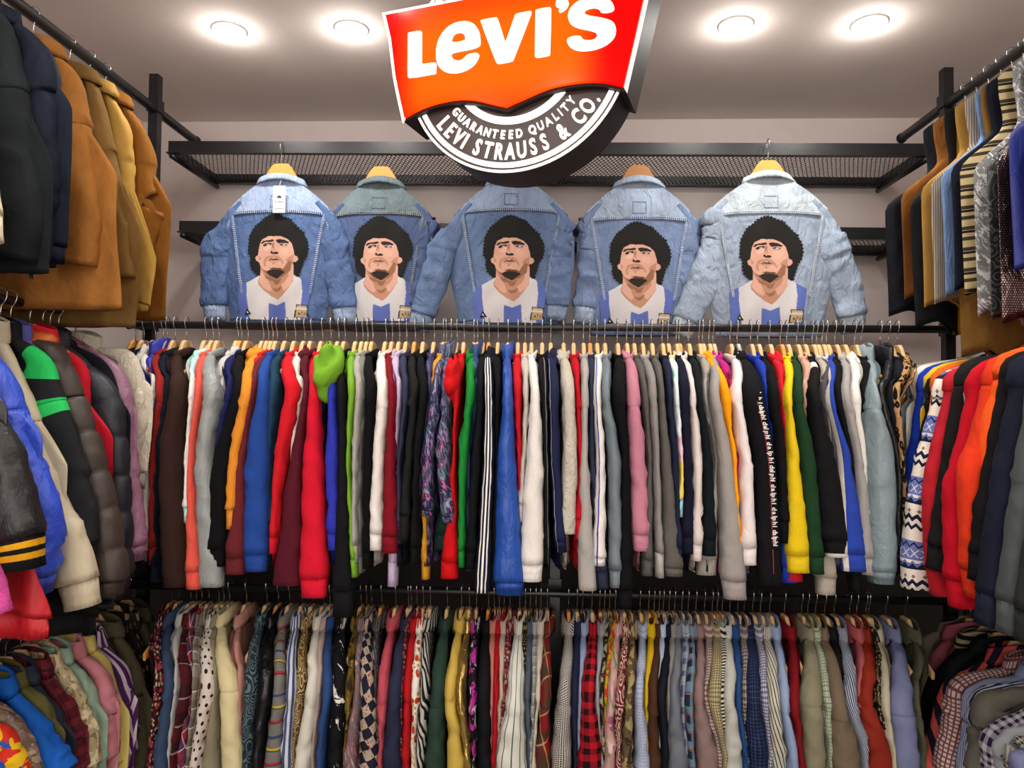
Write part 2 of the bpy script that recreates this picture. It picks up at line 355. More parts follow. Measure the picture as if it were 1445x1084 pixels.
def hood(parent, mat, rng, zc, x0=0., r=(.024, .088, .085), yo=-.03, dz=0.):
    nr, nc = 18, 26; ph = np.linspace(.12, PI-.08, nr); th = np.linspace(0, 2*PI, nc+1)[:-1]; PH, TH = np.meshgrid(ph, th, indexing='ij')
    n = 1+.13*waves(rng, PH, TH, 3.4, 1.6)-.16*np.abs(np.sin(PH*3.2+np.sin(TH)*1.2+rng.uniform(0, 6)))**5
    x = x0+r[0]*n*np.sin(PH)*np.cos(TH); y = yo+r[1]*n*np.sin(PH)*np.sin(TH); z = zc+dz+.012-.55*r[2]+r[2]*n*np.cos(PH)*.8-.018*np.sin(TH)*-1*np.sin(PH)
    P = np.stack([x, y, z], -1); UV = np.stack([np.concatenate([TH, TH[:, :1]+2*PI], 1)*.06, np.concatenate([PH, PH[:, :1]], 1)*.08], -1)
    return grid('hood', P, True, mat, parent, UV)

# ------------------------------------------------------------ hangers (mesh data shared between copies)
WOOD = plain('hanger_wood', 'd9b27c', .5, bump=(60, .15)); WOOD2 = plain('hanger_wood_dark', 'a8703c', .5, bump=(60, .15)); WOODO = plain('hanger_wood_orange', 'd6933f', .5, bump=(60, .15))
STEEL = plain('hook_steel', 'c8c8c8', .25, 1.0); PLAST = plain('hanger_black', '17171a', .4); CLEAR = plain('hanger_grey', 'a9a69c', .35)
def hanger_meshes(steep=0.):
    n = 31; ys = np.linspace(-.188, .188, n); P = np.zeros((n, 8, 3))
    for i, y in enumerate(ys):
        q = abs(y)/.188; top = -.064-.062*float(sm(np.array(abs(y)), .022, .078))-(.052+steep)*max(0, (abs(y)-.06)/.13); h = .046-.022*q; th = .0062-.0012*q; cx = 0
        pts = [(-th, -h+.004), (-th, -.004), (-th*.5, 0), (th*.5, 0), (th, -.004), (th, -h+.004), (th*.5, -h), (-th*.5, -h)]
        P[i] = [(cx+a, y, top+b) for a, b in pts]
    V = P.reshape(-1, 3); F = []
    for i in range(n-1):
        for k in range(8): a = i*8+k; b = i*8+(k+1) % 8; F.append((a, b, b+8, a+8))
    F += [tuple(range(8))[::-1], tuple(range(len(V)-8, len(V)))]
    bar = mesh_obj('bar', V, F, None, None); bar.data.polygons.foreach_set('use_smooth', [False]*len(F))
    r = .0150; pts = [(0, r*math.cos(t), r*math.sin(t)-.0) for t in np.linspace(-.9, PI, 16)]
    pts += [(0, -.0142, -.010), (0, -.009, -.020), (0, -.002, -.029), (0, 0, -.040), (0, 0, -.072)]
    hv, hf = tube_geo(pts, .0016, 6); hook = mesh_obj('hook', hv, hf, None, None, True)
    return bar, hook
_bar, _hook = hanger_meshes(); _bar2, _hook2 = hanger_meshes(.08); _hm = {}
def hanger(loc, rz, label, group, mat=None, name='wooden_hanger', steep=False, slim=1., turn=True):
    mat = mat or WOOD; key = mat.name+str(steep)
    if key not in _hm:
        bm_ = (_bar2 if steep else _bar).data.copy(); bm_.materials.append(mat); hk = _hook.data.copy(); hk.materials.append(STEEL); _hm[key] = (bm_, hk)
    e = empty(name, label, 'hanger', loc, rz, group)
    b_ = link(D.objects.new('bar', _hm[key][0]), e); b_.scale.y = slim; h_ = link(D.objects.new('hook', _hm[key][1]), e); h_.rotation_euler.z = PI/2 if steep and turn else 0; return e
LBL = set()
def uniq(label, extra):
    l = label
    for x in extra:
        if l not in LBL: break
        l = label+' '+x
    LBL.add(l); return l

def name_it(desc, place, prev):
    for l in (f'{desc} on the {place} beside the {prev}', f'{desc} on the {place} by the {" ".join(prev.split()[-2:])}', f'{desc} beside the {prev}', f'{desc} on the {place}'):
        if len(l.replace('-', ' ').split()) <= 15: break
    return uniq(l, ['too'])

TYPES = {  # name, category, neck, cuff length, surface, wrinkle, hem band
    'S': ('sweatshirt', 'sweatshirt', 'crew', .055, 'knit', .0036, .055), 'H': ('hoodie', 'hoodie', 'hood', .055, 'knit', .0038, .055),
    'J': ('track_jacket', 'jacket', 'stand', .04, 'nylon', .0036, .045), 'T': ('knitted_jumper', 'jumper', 'crew', .03, 'fleece', .0028, .04),
    'B': ('shirt', 'shirt', 'shirt', .0, 'smooth', .0040, 0), 'L': ('leather_jacket', 'jacket', 'stand', 0, 'leather', .004, 0),
    'U': ('suede_jacket', 'jacket', 'shirt', 0, 'suede', .004, 0), 'P': ('puffer_jacket', 'jacket', 'stand', .03, 'puffer', .002, .03),
    'V': ('waistcoat', 'waistcoat', 'crew', 0, 'smooth', .002, 0), 'C': ('jacket', 'jacket', 'stand', .045, 'smooth', .0045, .05)}

def garment(ty, label, group, loc, rz, spec, near, o, seed):
    """near: rows of the aisle-side sleeve, or None; o: options"""
    rng = np.random.default_rng(seed); random.seed(seed)
    nm, cat, neck, cf, surf, amp, hem = TYPES[ty]; nm = o.get('name', nm); cat = o.get('cat', cat)
    surf = o.get('surf', surf); neck = o.get('neck', neck); cf = o.get('cuff', cf); mat = cloth(spec, surf); hem = o.get('hem', hem)
    cm = cloth(o['cuffcol'], 'knit') if 'cuffcol' in o else None
    bspec = o.get('body', spec); bmat = cloth(bspec, surf) if bspec != spec else mat
    e = empty(nm, label, cat, loc, rz, group)
    nz = o.get('neckz', -.104); hs = o.get('hs', .2); drop = o.get('drop', .062)
    shift = None
    if near is not None:
        zs = np.array([r[2] for r in near])[::-1]; xs = np.array([r[0] for r in near])[::-1]
        shift = lambda s_, z: np.interp(z, zs, xs)*np.clip((s_+.06)/.3, 0, 1)**1.3
    bd = Body(rng, hs=hs, drop=drop, neckz=nz, L=o.get('L', .64), wb=o.get('wb', .245), wh=o.get('wh'), tb=o.get('tb', .013), fold=o.get('fold', .004),
              vest=ty == 'V', shift=shift, style='puffer' if ty == 'P' else '', hemcurve=o.get('hemcurve', -.03 if ty == 'B' else 0), kf=o.get('kf', 26))
    bd.build(bmat, e, nr=80 if ty == 'P' else 30, hem=hem, hemmat=cm if 'cuffcol' in o else None)
    zsh = nz-drop
    if ty != 'V':
        sty = 'puffer' if ty == 'P' else o.get('style', '')
        if near is not None: sleeve(e, -1, near, mat, rng, o.get('amp', amp), cf, cloth(o['cuffspec'], 'knit') if 'cuffspec' in o else cm, sty, nr=46, seg=22)
        sb = o.get('sb', .016); far = o.get('far') or [(0, .08, nz-.030, .016, sb*.8), (0, hs-.05, zsh-.008, .028, sb*.9), (0, hs-.01, zsh-.055, .045, sb), (0, hs+.015, zsh-.2, .052, sb), (0, hs+.02, zsh-.36, .045, sb), (0, hs+.025, zsh-.56, .036, sb*.9)]
        sleeve(e, 1, far, mat, rng, o.get('amp', amp), cf, cm, sty, nr=30, seg=14)
    ax = o.get('ax', .016); nm2 = cloth(o['neckcol'], surf) if 'neckcol' in o else (cm or mat)
    if neck == 'hood':
        collar(e, 'crew', nm2, rng, nz+.004, .074, ax); hood(e, nm2, rng, nz-.002, o.get('hx', rng.choice([-.008, .008])), o.get('hr', (.020, .08, .055)), o.get('hy', -.03), o.get('hz', 0))
    elif neck: collar(e, neck, nm2, rng, nz+.004, .070 if ty != 'V' else .056, ax)
    if o.get('tape'): tape(e, near)
    if o.get('zip'):
        r0, r1 = near[-2], near[-1]; g = []; n_ = 16
        for i in range(n_):
            f = i/(n_-1); s_ = r0[1]+(r1[1]-r0[1])*(.3+.62*f); z_ = r0[2]+(r1[2]-r0[2])*(.3+.62*f)
            g.append(boxes([(-.004+near[-1][4]*1.02, -s_-.004, z_-.002, .0+near[-1][4]*1.06, -s_+.004, z_+.002)]))
        V, F = join(g); zo = mesh_obj('cuff_zip', V, F, STEEL, e); V, F = boxes([(near[-1][4]*1.04, -s_-.006, z_-.038, near[-1][4]*1.1, -s_+.006, z_-.004)]); mesh_obj('zip_pull', V, F, STEEL, zo)
    return e, bd

def tape(e, near):
    """lettered tape down the front of the sleeve"""
    C, L = ctrl(near, 200); ds = L/199; txt = 'dalphi '*9; dg = None; G = []; pos = .10
    ink = plain('tape_ink', 'd8d4d0', .7); red = plain('tape_red', '8c1c26', .7)
    cache = {}
    for ch in txt:
        if ch not in cache and ch != ' ':
            cd = D.curves.new('t', 'FONT'); cd.body = ch; cd.size = .019; cd.offset = .0006; cd.extrude = .0004; cd.resolution_u = 2
            ob = D.objects.new('t', cd); COL.objects.link(ob); me = D.meshes.new_from_object(ob.evaluated_get(bpy.context.evaluated_depsgraph_get())); D.objects.remove(ob)
            cache[ch] = ([tuple(v.co) for v in me.vertices], [tuple(p.vertices) for p in me.polygons], max(v.co.x for v in me.vertices)+.0012)
        if pos > L-.03: break
        i = int(pos/ds); c = C[i]; d = C[min(i+4, 199)]-C[i]; d = d[:3]/np.linalg.norm(d[:3])
        if ch != ' ':
            V, F, w_ = cache[ch]; W = []
            for x, y, z in V:       # x runs down the sleeve, y across it
                p = c[:3]+d*x; W.append((p[0]+.008+y*.95-.004, -(p[1]+c[3]*.97+.0012+z), p[2]))
            G.append((W, F)); pos += w_
        else: pos += .006
    V, F = join(G); mesh_obj('sleeve_lettering', V, F, ink, e)
    P = np.array([[(C[i, 0]+.002+dx, -(C[i, 1]+C[i, 3]*.97+.001), C[i, 2]) for dx in (-.0012, .0012)] for i in range(30, 190, 4)]); grid('sleeve_piping', P, False, red, e)

def back_row(rows, railY, zr, lev, place, group, seed0, hmat, base):
    Yn = railY-.275; prev = 'end post'; n = 0
    for i, r in enumerate(rows):
        short, desc, ty, spec, xn, (l1, r1), (l2, r2), (l3, r3), yb = r[:9]; o = dict(r[9]) if len(r) > 9 else {}
        o = {**base, **o}
        X0 = at(xn, lev[0]-50, railY).x; rec = o.get('rec', 0)
        def P(l, rr, y, grow=0):
            p = at((l+rr)/2, y, Yn+rec); b = max((rr-l)/2*Yn/FPX, .009); return p.x-X0, p.z-zr, b
        A, B, Cc = P(l1, r1, lev[0]), P(l2, r2, lev[1]), P(l3, r3, yb)
        hs = .2-rec; nz = o.get('neckz', -.104); zs = nz-.062
        k = o.get('a', .048)
        bt = max(o.get('tb', .013)+.001, min(A[2]*.8, .02)); near = [(A[0]*.1, .075, nz-.026, .016, bt*.75), (A[0]*.35, .135, nz-.052, .024, bt), (A[0]*.7, hs-.008, zs-.034, .036, min(A[2]*.95, .028)), (A[0], hs+.022, min(A[1], zs-.085), k, A[2])]
        if ty == 'S' and False: pass
        near += [(B[0], hs+.028, B[1], k, B[2]), (Cc[0]*.75+B[0]*.25, hs+.03, Cc[1]*.75+B[1]*.25, k*.85, (Cc[2]*.8+B[2]*.25)), (Cc[0], hs+.035, Cc[1], k*.62, Cc[2])]
        lab = name_it(desc, place, prev)
        g, bd = garment(ty, lab, group, (X0, railY, zr), 0, spec, near, {**o, 'hs': .2}, seed0+i)
        if not o.get('nohanger'):
            hmm = o.get('hm') or (hmat if (i*7) % 11 else WOODO)
            hl = name_it(f"{'black plastic' if hmm is PLAST else 'grey plastic' if hmm is CLEAR else 'wooden'} hanger holding the {short}", place, prev)
            hanger((X0, railY, zr), 0, hl, 'hangers on the '+place, hmm, 'plastic_hanger' if hmm in (PLAST, CLEAR) else 'wooden_hanger', slim=.84)
        prev = short; n += 1

def side_rack(rows, sgn, XR, zr, place, group, seed0, hmat, base):
    prev = o_prev = 'rack end'
    for i, r in enumerate(rows):
        short, desc, ty, spec, Y, pts, yhem = r[:7]; o = {**base, **(r[7] if len(r) > 7 else {})}
        q = [at(px, py, Y) for px, py in pts]; s_o = [XR-abs(p.x) for p in q]; z = [p.z-zr for p in q]
        nz = o.get('neckz', -.106); hs = o.get('hs', .165); drop = o.get('drop', .075); a = o.get('a', .052); b = o.get('b', .026); zs = nz-drop
        cp = [(0, .058, nz-.002)]
        for s_, zz in zip(s_o, z):
            s_ = max(s_, cp[-1][1]-.04 if len(cp) > 1 else .08)
            if zz < cp[-1][2]-.02: cp.append((0, s_, zz))
        if len(cp) > 1 and cp[1][2] < nz-.14: cp.insert(1, (0, min(.17, cp[1][1]*.8), nz-.055))
        near = outline_rows(cp, a, b, o.get('tb', .013)+.003)
        ss, zz_ = [c[1] for c in cp], [c[2] for c in cp]; i_ = int(np.argmax(ss)); drop = max(.03, nz-float(np.interp(hs, ss[:i_+1], zz_[:i_+1]))+.014) if ty != 'V' else drop
        L = nz-(at(pts[-1][0], yhem, Y).z-zr)
        sm_ = near if ty != 'V' else None
        rz = PI/2 if sgn < 0 else -PI/2
        lab = name_it(desc, place, prev)
        garment(ty, lab, group, (sgn*XR, Y, zr), rz, spec, sm_, {**o, 'L': L, 'hs': hs, 'drop': drop, 'neckz': nz}, seed0+i)
        hl = name_it(f'wooden hanger holding the {short}', place, prev)
        if not o.get('nohanger'): hanger((sgn*XR, Y, zr), rz, hl, 'hangers on the '+place, o.get('hm') or hmat, steep=ty != 'V', slim=.60 if ty != 'V' else .48, turn=False)
        prev = short
# ------------------------------------------------------------ the room
def struct(name, b, mat):
    V, F = boxes([b]); o = mesh_obj(name, V, F, mat); o['kind'] = 'structure'; return o
WALL = plain('wall_paint', 'dccfca', .8, bump=(7, .05)); CEILM = plain('ceiling_paint', 'e6dad2', .85, bump=(5, .06)); FLOORM = plain('floor_tile', '6e675f', .5, bump=(3, .05))
LOWW = plain('painted_wall_shade', '3a3330', .8, bump=(7, .05)); BLK = plain('black_metal', '121214', .38, 0.0, bump=(80, .08)); BLKM = plain('mesh_metal', '141416', .45)
struct('floor', (-SIDE, BACKY, -.1, SIDE, WALLY, 0), FLOORM); struct('ceiling', (-SIDE, BACKY, CEIL, SIDE, WALLY, CEIL+.1), CEILM)
struct('wall_back', (-SIDE, WALLY, -.1, SIDE, WALLY+.1, CEIL+.1), WALL)   # wall behind the camera left out so world light fills the room
struct('wall_left', (-SIDE-.1, BACKY-.1, -.1, -SIDE, WALLY+.1, CEIL+.1), WALL); struct('wall_right', (SIDE, BACKY-.1, -.1, SIDE+.1, WALLY+.1, CEIL+.1), WALL)

struct('trim_1', (-SIDE, WALLY-.006, 0, SIDE, WALLY, 1.50), LOWW)      # thin dark sheet, paints in the shade behind the low clothes
for k, sx in ((2, -1), (3, 1)): struct('trim_%d' % k, (sx*SIDE-.003, .2, 0, sx*SIDE+.003, WALLY-.006, 1.50), LOWW)  # the same painted-in shade along the side walls

# downlights in the ceiling
LENS = plain('lamp_lens', 'fffaf2', .4, emit=14); TRIMW = plain('lamp_trim', 'e8e6e2', .5)
def ring_geo(r0, r1, z0, z1, n=40):
    V = []
    for r, z in ((r0, z0), (r1, z0), (r1, z1), (r0, z1)): V += [(r*math.cos(k*2*PI/n), r*math.sin(k*2*PI/n), z) for k in range(n)]
    F = []
    for j in range(4):
        for k in range(n): a = j*n+k; b = j*n+(k+1) % n; c = ((j+1) % 4)*n; F.append((a, b, c+(k+1) % n, c+k))
    return V, F
def disc_geo(r, z, n=40): return [(r*math.cos(k*2*PI/n), r*math.sin(k*2*PI/n), z) for k in range(n)], [tuple(range(n))]
_rg = ring_geo(.047, .055, -.004, 0); _dg = disc_geo(.050, -.0045); _first = None
WHERE = {(2.30, 0): 'nearest the brown suede jackets', (2.30, 1): 'between the suede jackets and the glowing sign', (2.30, 2): 'just beyond the glowing sign towards the waistcoats', (2.30, 3): 'nearest the waistcoats'}
for i, (x, y) in enumerate(LIGHTS):
    vis = y > 2
    e = empty('ceiling_downlight', 'round recessed downlight '+WHERE[(y, i % 4)] if vis else ('recessed downlight over the aisle, '+['', 'second', 'third', 'fourth', 'fifth', 'sixth', 'seventh'][i//4]+' row back, '+['by the jacket wall', 'inner one beside the jacket wall', 'inner one beside the sweatshirt wall', 'by the sweatshirt wall'][i % 4]), 'light', (x, y, CEIL), 0, 'ceiling downlights' if vis else 'downlights over the aisle')
    mesh_obj('trim_ring', _rg[0], _rg[1], TRIMW, e, True); mesh_obj('lens', _dg[0], [tuple(reversed(_dg[1][0]))], LENS, e)
    ld = D.lights.new('downlight_lamp', 'AREA'); ld.shape = 'DISK'; ld.size = .095; ld.energy = LAMP_W; ld.color = (1, .965, .91); ld.spread = math.radians(150)
    lo = D.objects.new('downlight_lamp', ld); COL.objects.link(lo); lo.location = (0, 0, -.012); lo.parent = e
    pd = D.lights.new('downlight_glow', 'POINT'); pd.energy = POINT_W; pd.shadow_soft_size = .03; pd.color = (1, .965, .91)
    po = D.objects.new('downlight_glow', pd); COL.objects.link(po); po.location = (0, 0, -.05); po.parent = e

# posts and rails
PX = 1.36
def post(x, y, z1, label):
    e = empty('rack_post', label, 'post', (x, y, 0), 0, None)
    V, F = boxes([(-.016, -.016, .006, .016, .016, z1)]); mesh_obj('tube', V, F, BLK, e)
    V, F = boxes([(-.04, -.04, 0, .04, .04, .006)]); mesh_obj('foot_plate', V, F, BLK, e)
    for z in (.96, 1.82, 2.59):
        if z < z1: V, F = boxes([(-.021, -.021, z-.022, .021, .021, z+.022)]); mesh_obj('clamp', V, F, BLK, e)
post(-PX, 2.46, 2.70, 'black square rack post behind the brown suede jackets'); post(PX, 2.46, 2.70, 'black square rack post behind the waistcoats')
post(.055, 2.42, 1.80, 'black square post holding up the middle of the two straight rails')
def rail(a, b, r, label, caps=True):
    a, b = Vector(a), Vector(b); e = empty('clothes_rail', label, 'rail', a)
    V, F = tube_geo([(0, 0, 0), (b-a)*.5, b-a], r, 16); mesh_obj('tube', V, F, BLK, e, True)
    t = (b-a).normalized()
    for p in ((0, 0, 0), b-a): p = Vector(p); V, F = tube_geo([p-t*.004, p+t*.004], r+.003, 16); mesh_obj('end_cap', V, F, BLK, e)
RY = 2.35
rail((-PX-.01, RY, 1.82-.012), (PX+.01, RY, 1.82-.012), .0125, 'long black rail carrying the sweatshirts below the denim jackets')
rail((-PX-.01, RY, .96-.012), (PX+.01, RY, .96-.012), .0125, 'long black rail carrying the shirts under the sweatshirts')
for s, nm in ((-1, 'suede'), (1, 'waistcoat')):
    rail((s*PX, 2.76, 2.59-.012), (s*PX, -.6, 2.59-.012), .0165, f'black ceiling-height rail carrying the {"brown suede jackets" if s < 0 else "waistcoats"}')
    rail((s*PX, 2.44, 1.82-.012), (s*PX, -.6, 1.82-.012), .0125, f'black side rail carrying the {"puffer and nylon jackets" if s < 0 else "red and orange sweatshirts"}')
    rail((s*PX, 2.44, .96-.012), (s*PX, -.6, .96-.012), .0125, f'black low side rail carrying the {"striped and floral blouses" if s < 0 else "checked shirts"}')
    for yy in (1.2, -.1):
        post(s*(PX+.25), yy, 2.70, f'black square post by the side wall behind the {"jackets" if s < 0 else "sweatshirts"}, {"nearer the corner" if yy > 1 else "nearer the shop door"}')

# mesh shelves on the back wall
def shelf(z, label, x0=-1.41, x1=1.41, y0=2.65, y1=3.04, tilt=.0075):
    e = empty('mesh_shelf', label, 'shelf', (0, y0, z)); d = y1-y0; e.rotation_euler.y = tilt
    V, F = boxes([(x0, -.002, -.022, x1, .002, .022), (x0, 0, -.022, x1, .022, -.018)]); mesh_obj('front_bar', V, F, BLK, e)
    V, F = boxes([(x0, d-.004, -.022, x1, d, .022), (x0, d-.024, -.022, x1, d, -.018)]); mesh_obj('rear_bar', V, F, BLK, e)
    for x in (x0, x1-.004, .05):
        V, F = boxes([(x, 0, -.022, x+.004, d, .022), (x-.01, 0, -.022, x+.014, d, -.018)]); mesh_obj('side_bar', V, F, BLK, e)
    for x in (x0+.012, x1-.012): V, F = tube_geo([(x, .0, -.034), (x, d, -.034)], .010, 10); mesh_obj('support_arm', V, F, BLK, e, True)
    g = []; p = .0165; sl = .16; wv = .0034
    n = int((x1-x0+sl)/p)
    for k in range(n):
        xs = x0-sl+k*p
        for s in (1, -1):
            a0, a1 = (xs, xs+sl) if s > 0 else (xs+sl, xs)
            ya, yb = .004, d-.004; xa, xb = a0, a1
            def cl(x, o, y, oy):           # trim to the frame
                if x < x0: t = (x0-x)/(o-x); return x0, y+(oy-y)*t
                if x > x1: t = (x1-x)/(o-x); return x1, y+(oy-y)*t
                return x, y
            if max(xa, xb) < x0 or min(xa, xb) > x1: continue
            (pa, qa), (pb, qb) = cl(xa, xb, ya, yb), cl(xb, xa, yb, ya)
            h = wv/2; zz = -.013+.0012*s
            V = [(pa-h, qa, zz), (pa+h, qa, zz), (pb+h, qb, zz), (pb-h, qb, zz), (pa-h, qa, zz+.0012), (pa+h, qa, zz+.0012), (pb+h, qb, zz+.0012), (pb-h, qb, zz+.0012)]
            g.append((V, [(3, 2, 1, 0), (4, 5, 6, 7), (0, 1, 5, 4), (1, 2, 6, 5), (2, 3, 7, 6), (3, 0, 4, 7)]))
    V, F = join(g); m = mesh_obj('wire_mesh', V, F, BLKM, e); m['kind'] = 'stuff'
shelf(2.505, 'black wire mesh shelf the denim jackets hang from'); shelf(2.223, 'black wire mesh shelf behind the denim jackets, lower of the two', y0=2.745, tilt=.0095)

# ------------------------------------------------------------ lit sign
from mathutils.geometry import tessellate_polygon
def prism(loops, y0, y1):
    """loops in (x, z); front at y0"""
    V2 = [p for l in loops for p in l]; tri = tessellate_polygon([[Vector((p[0], p[1], 0)) for p in l] for l in loops]); n = len(V2)
    V = [(p[0], y0, p[1]) for p in V2]+[(p[0], y1, p[1]) for p in V2]; F = [tuple(t) for t in tri]+[tuple(n+i for i in t[::-1]) for t in tri]; k = 0
    for l in loops:
        m_ = len(l)
        for i in range(m_): a = k+i; b = k+(i+1) % m_; F.append((a, b, b+n, a+n))
        k += m_
    return V, F
def grow(poly, d):
    P = [Vector(p) for p in poly]; A = sum(P[i].x*P[(i+1) % len(P)].y-P[(i+1) % len(P)].x*P[i].y for i in range(len(P))); s = 1 if A > 0 else -1; out = []
    for i in range(len(P)):
        a, b, c = P[i-1], P[i], P[(i+1) % len(P)]; u = (b-a).normalized(); v = (c-b).normalized(); n1 = Vector((u.y, -u.x))*s; n2 = Vector((v.y, -v.x))*s
        m_ = (n1+n2); m_ = m_.normalized() if m_.length > 1e-6 else n1; out.append(tuple(b+m_*(d/max(.45, m_.dot(n1)))))
    return out
def chaikin(P, n=2):
    for _ in range(n):
        Q = []
        for i in range(len(P)): a, b = Vector(P[i]), Vector(P[(i+1) % len(P)]); Q += [tuple(a*.75+b*.25), tuple(a*.25+b*.75)]
        P = Q
    return P
def circ(cx, cz, r, n=96, a0=0, a1=2*PI): return [(cx+r*math.cos(a0+(a1-a0)*k/n), cz+r*math.sin(a0+(a1-a0)*k/n)) for k in range(n)]
sg = empty('lit_shop_sign', 'round glowing shop sign with orange and red plaque hanging in front of the denim jackets', 'sign', (-.0667, 1.6, 2.3138), -math.radians(17))
HOUS = plain('sign_housing', '1f1816', .5); HOUS.node_tree.nodes['Principled BSDF'].inputs['Specular IOR Level'].default_value = .2; FACE = plain('sign_face', '3a2b28', .35)
TUBEW = NB('lit_white', .4); TUBEW.b.inputs['Base Color'].default_value = (.9, .88, .85, 1); TUBEW.b.inputs['Emission Color'].default_value = (1, .93, .86, 1); TUBEW.b.inputs['Emission Strength'].default_value = .95; TUBEW = TUBEW.mat
LETW = NB('lit_letter', .35); LETW.b.inputs['Base Color'].default_value = (.9, .9, .9, 1); LETW.b.inputs['Emission Color'].default_value = (1, .95, .84, 1); LETW.b.inputs['Emission Strength'].default_value = 1.9; LETW = LETW.mat
RIMW = NB('lit_rim', .4); RIMW.b.inputs['Base Color'].default_value = (.9, .8, .75, 1); RIMW.b.inputs['Emission Color'].default_value = (1, .74, .62, 1); RIMW.b.inputs['Emission Strength'].default_value = .45; RIMW = RIMW.mat
s = NB('backlit_panel', .12); s.b.inputs['Base Color'].default_value = (.08, .001, .001, 1); s.b.inputs['Specular IOR Level'].default_value = .12
ox = s.n('TexCoord').outputs['Object']; sx = s.n('SeparateXYZ'); s.put(sx.inputs[0], ox)
xa = s.m('ABSOLUTE', s.m('ADD', sx.outputs[0], .035)); mr = s.n('MapRange', interpolation_type='SMOOTHSTEP'); s.put(mr.inputs[0], xa); mr.inputs[1].default_value = .27; mr.inputs[2].default_value = .17
zr_ = s.n('MapRange', interpolation_type='SMOOTHSTEP'); s.put(zr_.inputs[0], s.m('ABSOLUTE', s.m('ADD', sx.outputs[2], -.02))); zr_.inputs[1].default_value = .16; zr_.inputs[2].default_value = .05
t_ = s.m('MULTIPLY', mr.outputs[0], s.m('MULTIPLY_ADD', zr_.outputs[0], .5, .5))
s.put(s.b.inputs['Emission Color'], s.mix(t_, (1, .0, .0, 1), (1, .036, 0, 1))); s.put(s.b.inputs['Emission Strength'], s.m('MULTIPLY_ADD', t_, 2.4, 1.6)); PANEL = s.mat     # tubes behind the middle of the panel
cx, cz = .0045, .020
V, F = prism([circ(cx, cz, .264)], 0, .11); mesh_obj('round_housing', V, F, HOUS, sg)
V, F = prism([circ(cx, cz, .262)], -.002, .001); mesh_obj('round_face', V, F, FACE, sg)
for r0, r1, lab in ((.2575, .2625, 'rim'), (.2405, .2515, 'ring'), (.138, .154, 'ring')):
    V, F = prism([circ(cx, cz, r1), circ(cx, cz, r0)], -.006, -.001); mesh_obj(lab, V, F, TUBEW, sg)
wing = [(-.3092, .154), (.311, .154), (.298, .0974), (.2752, -.0043), (.2548, -.0937)]
wing += [(.2315, -.0845), (.2098, -.0775), (.188, -.0735), (.1666, -.0715), (.139, -.0708), (.1116, -.0719), (.092, -.0745), (.0724, -.0790), (.052, -.0850), (.034, -.0905), (.014, -.0962), (-.0065, -.1030), (-.028, -.0960), (-.049, -.0885), (-.068, -.0815), (-.0852, -.0762), (-.11, -.0715), (-.1339, -.0700), (-.1648, -.0715), (-.19, -.0745), (-.2149, -.0800), (-.235, -.0868), (-.2563, -.0952), (-.2690, -.045), (-.2805, .0052), (-.2938, .0959)]
V, F = prism([grow(wing, .0065)], -.020, .10); mesh_obj('plaque_housing', V, F, HOUS, sg)
G_ = grow(wing, .009); ix = [-4, -3, -2, -1, 0, 1, 2, 3, 4]; V, F = prism([[G_[i] for i in ix]+[grow(wing, .001)[i] for i in ix[::-1]]], -.026, -.0195); mesh_obj('plaque_rim', V, F, RIMW, sg)
V, F = prism([wing], -.030, -.019); mesh_obj('plaque_panel', V, F, PANEL, sg)
LT = {'L': [[(-.2462, .0985), (-.2128, .0978), (-.2122, .0185), (-.1749, .0178), (-.1755, -.0066), (-.2458, -.0076)]],
 'e': [[(-.0672, .0365), (-.0672, .0560), (-.0700, .0730), (-.0780, .0880), (-.0920, .0985), (-.1120, .1030), (-.1350, .1005), (-.1540, .0895), (-.1680, .0715), (-.1745, .0470), (-.1734, .0228), (-.1652, .0040), (-.1493, -.0080), (-.1243, -.0134), (-.0996, -.0100), (-.0814, -.0008), (-.0724, .0108), (-.068, .0244), (-.0970, .0250), (-.1031, .0172), (-.1153, .0119), (-.1309, .0170), (-.1379, .0282), (-.1381, .0365)], [(-.1371, .0567), (-.1372, .0699), (-.1302, .0790), (-.1162, .0800), (-.1053, .0740), (-.1018, .0635), (-.1023, .0563)]],
 'V': [[(-.0667, .0975), (-.0266, .0975), (-.0065, .0347), (.0170, .0975), (.0537, .0982), (.0101, -.0060), (-.0264, -.0066)]],
 'I': [[(.0629, .0988), (.0973, .0992), (.0954, -.0060), (.0625, -.0063)]],
 "'": [[(.1074, .1040), (.1129, .1140), (.1257, .1161), (.1351, .1090), (.1363, .0979), (.1281, .0884), (.1170, .0842), (.1148, .0873), (.1203, .0952), (.1102, .0969)]],
 'S': [[(.2365, .0667), (.2327, .0850), (.2194, .0964), (.1979, .1034), (.1736, .1044), (.1517, .0990), (.1381, .0850), (.1355, .0691), (.1411, .0546), (.1576, .0438), (.1876, .0335), (.2000, .0262), (.1995, .0139), (.1850, .0108), (.1687, .0149), (.1632, .0266), (.1341, .0258), (.1348, .0121), (.1470, -.0007), (.1662, -.0074), (.1932, -.0088), (.2173, -.0033), (.2358, .0098), (.2399, .0278), (.2346, .0436), (.2143, .0544), (.1792, .0656), (.1700, .0726), (.1721, .0809), (.1899, .0832), (.2045, .0775), (.2067, .0680)]]}
for k, lp in LT.items():
    lp = [chaikin(l, 2) if k in "eS'" else chaikin([q for i in range(len(l)) for q in (tuple(Vector(l[i])*.96+Vector(l[i-1])*.04), tuple(Vector(l[i])*.96+Vector(l[(i+1) % len(l)])*.04))], 1) for l in lp]
    V, F = prism(lp, -.036, -.0295); mesh_obj('large_letter', V, F, LETW, sg)
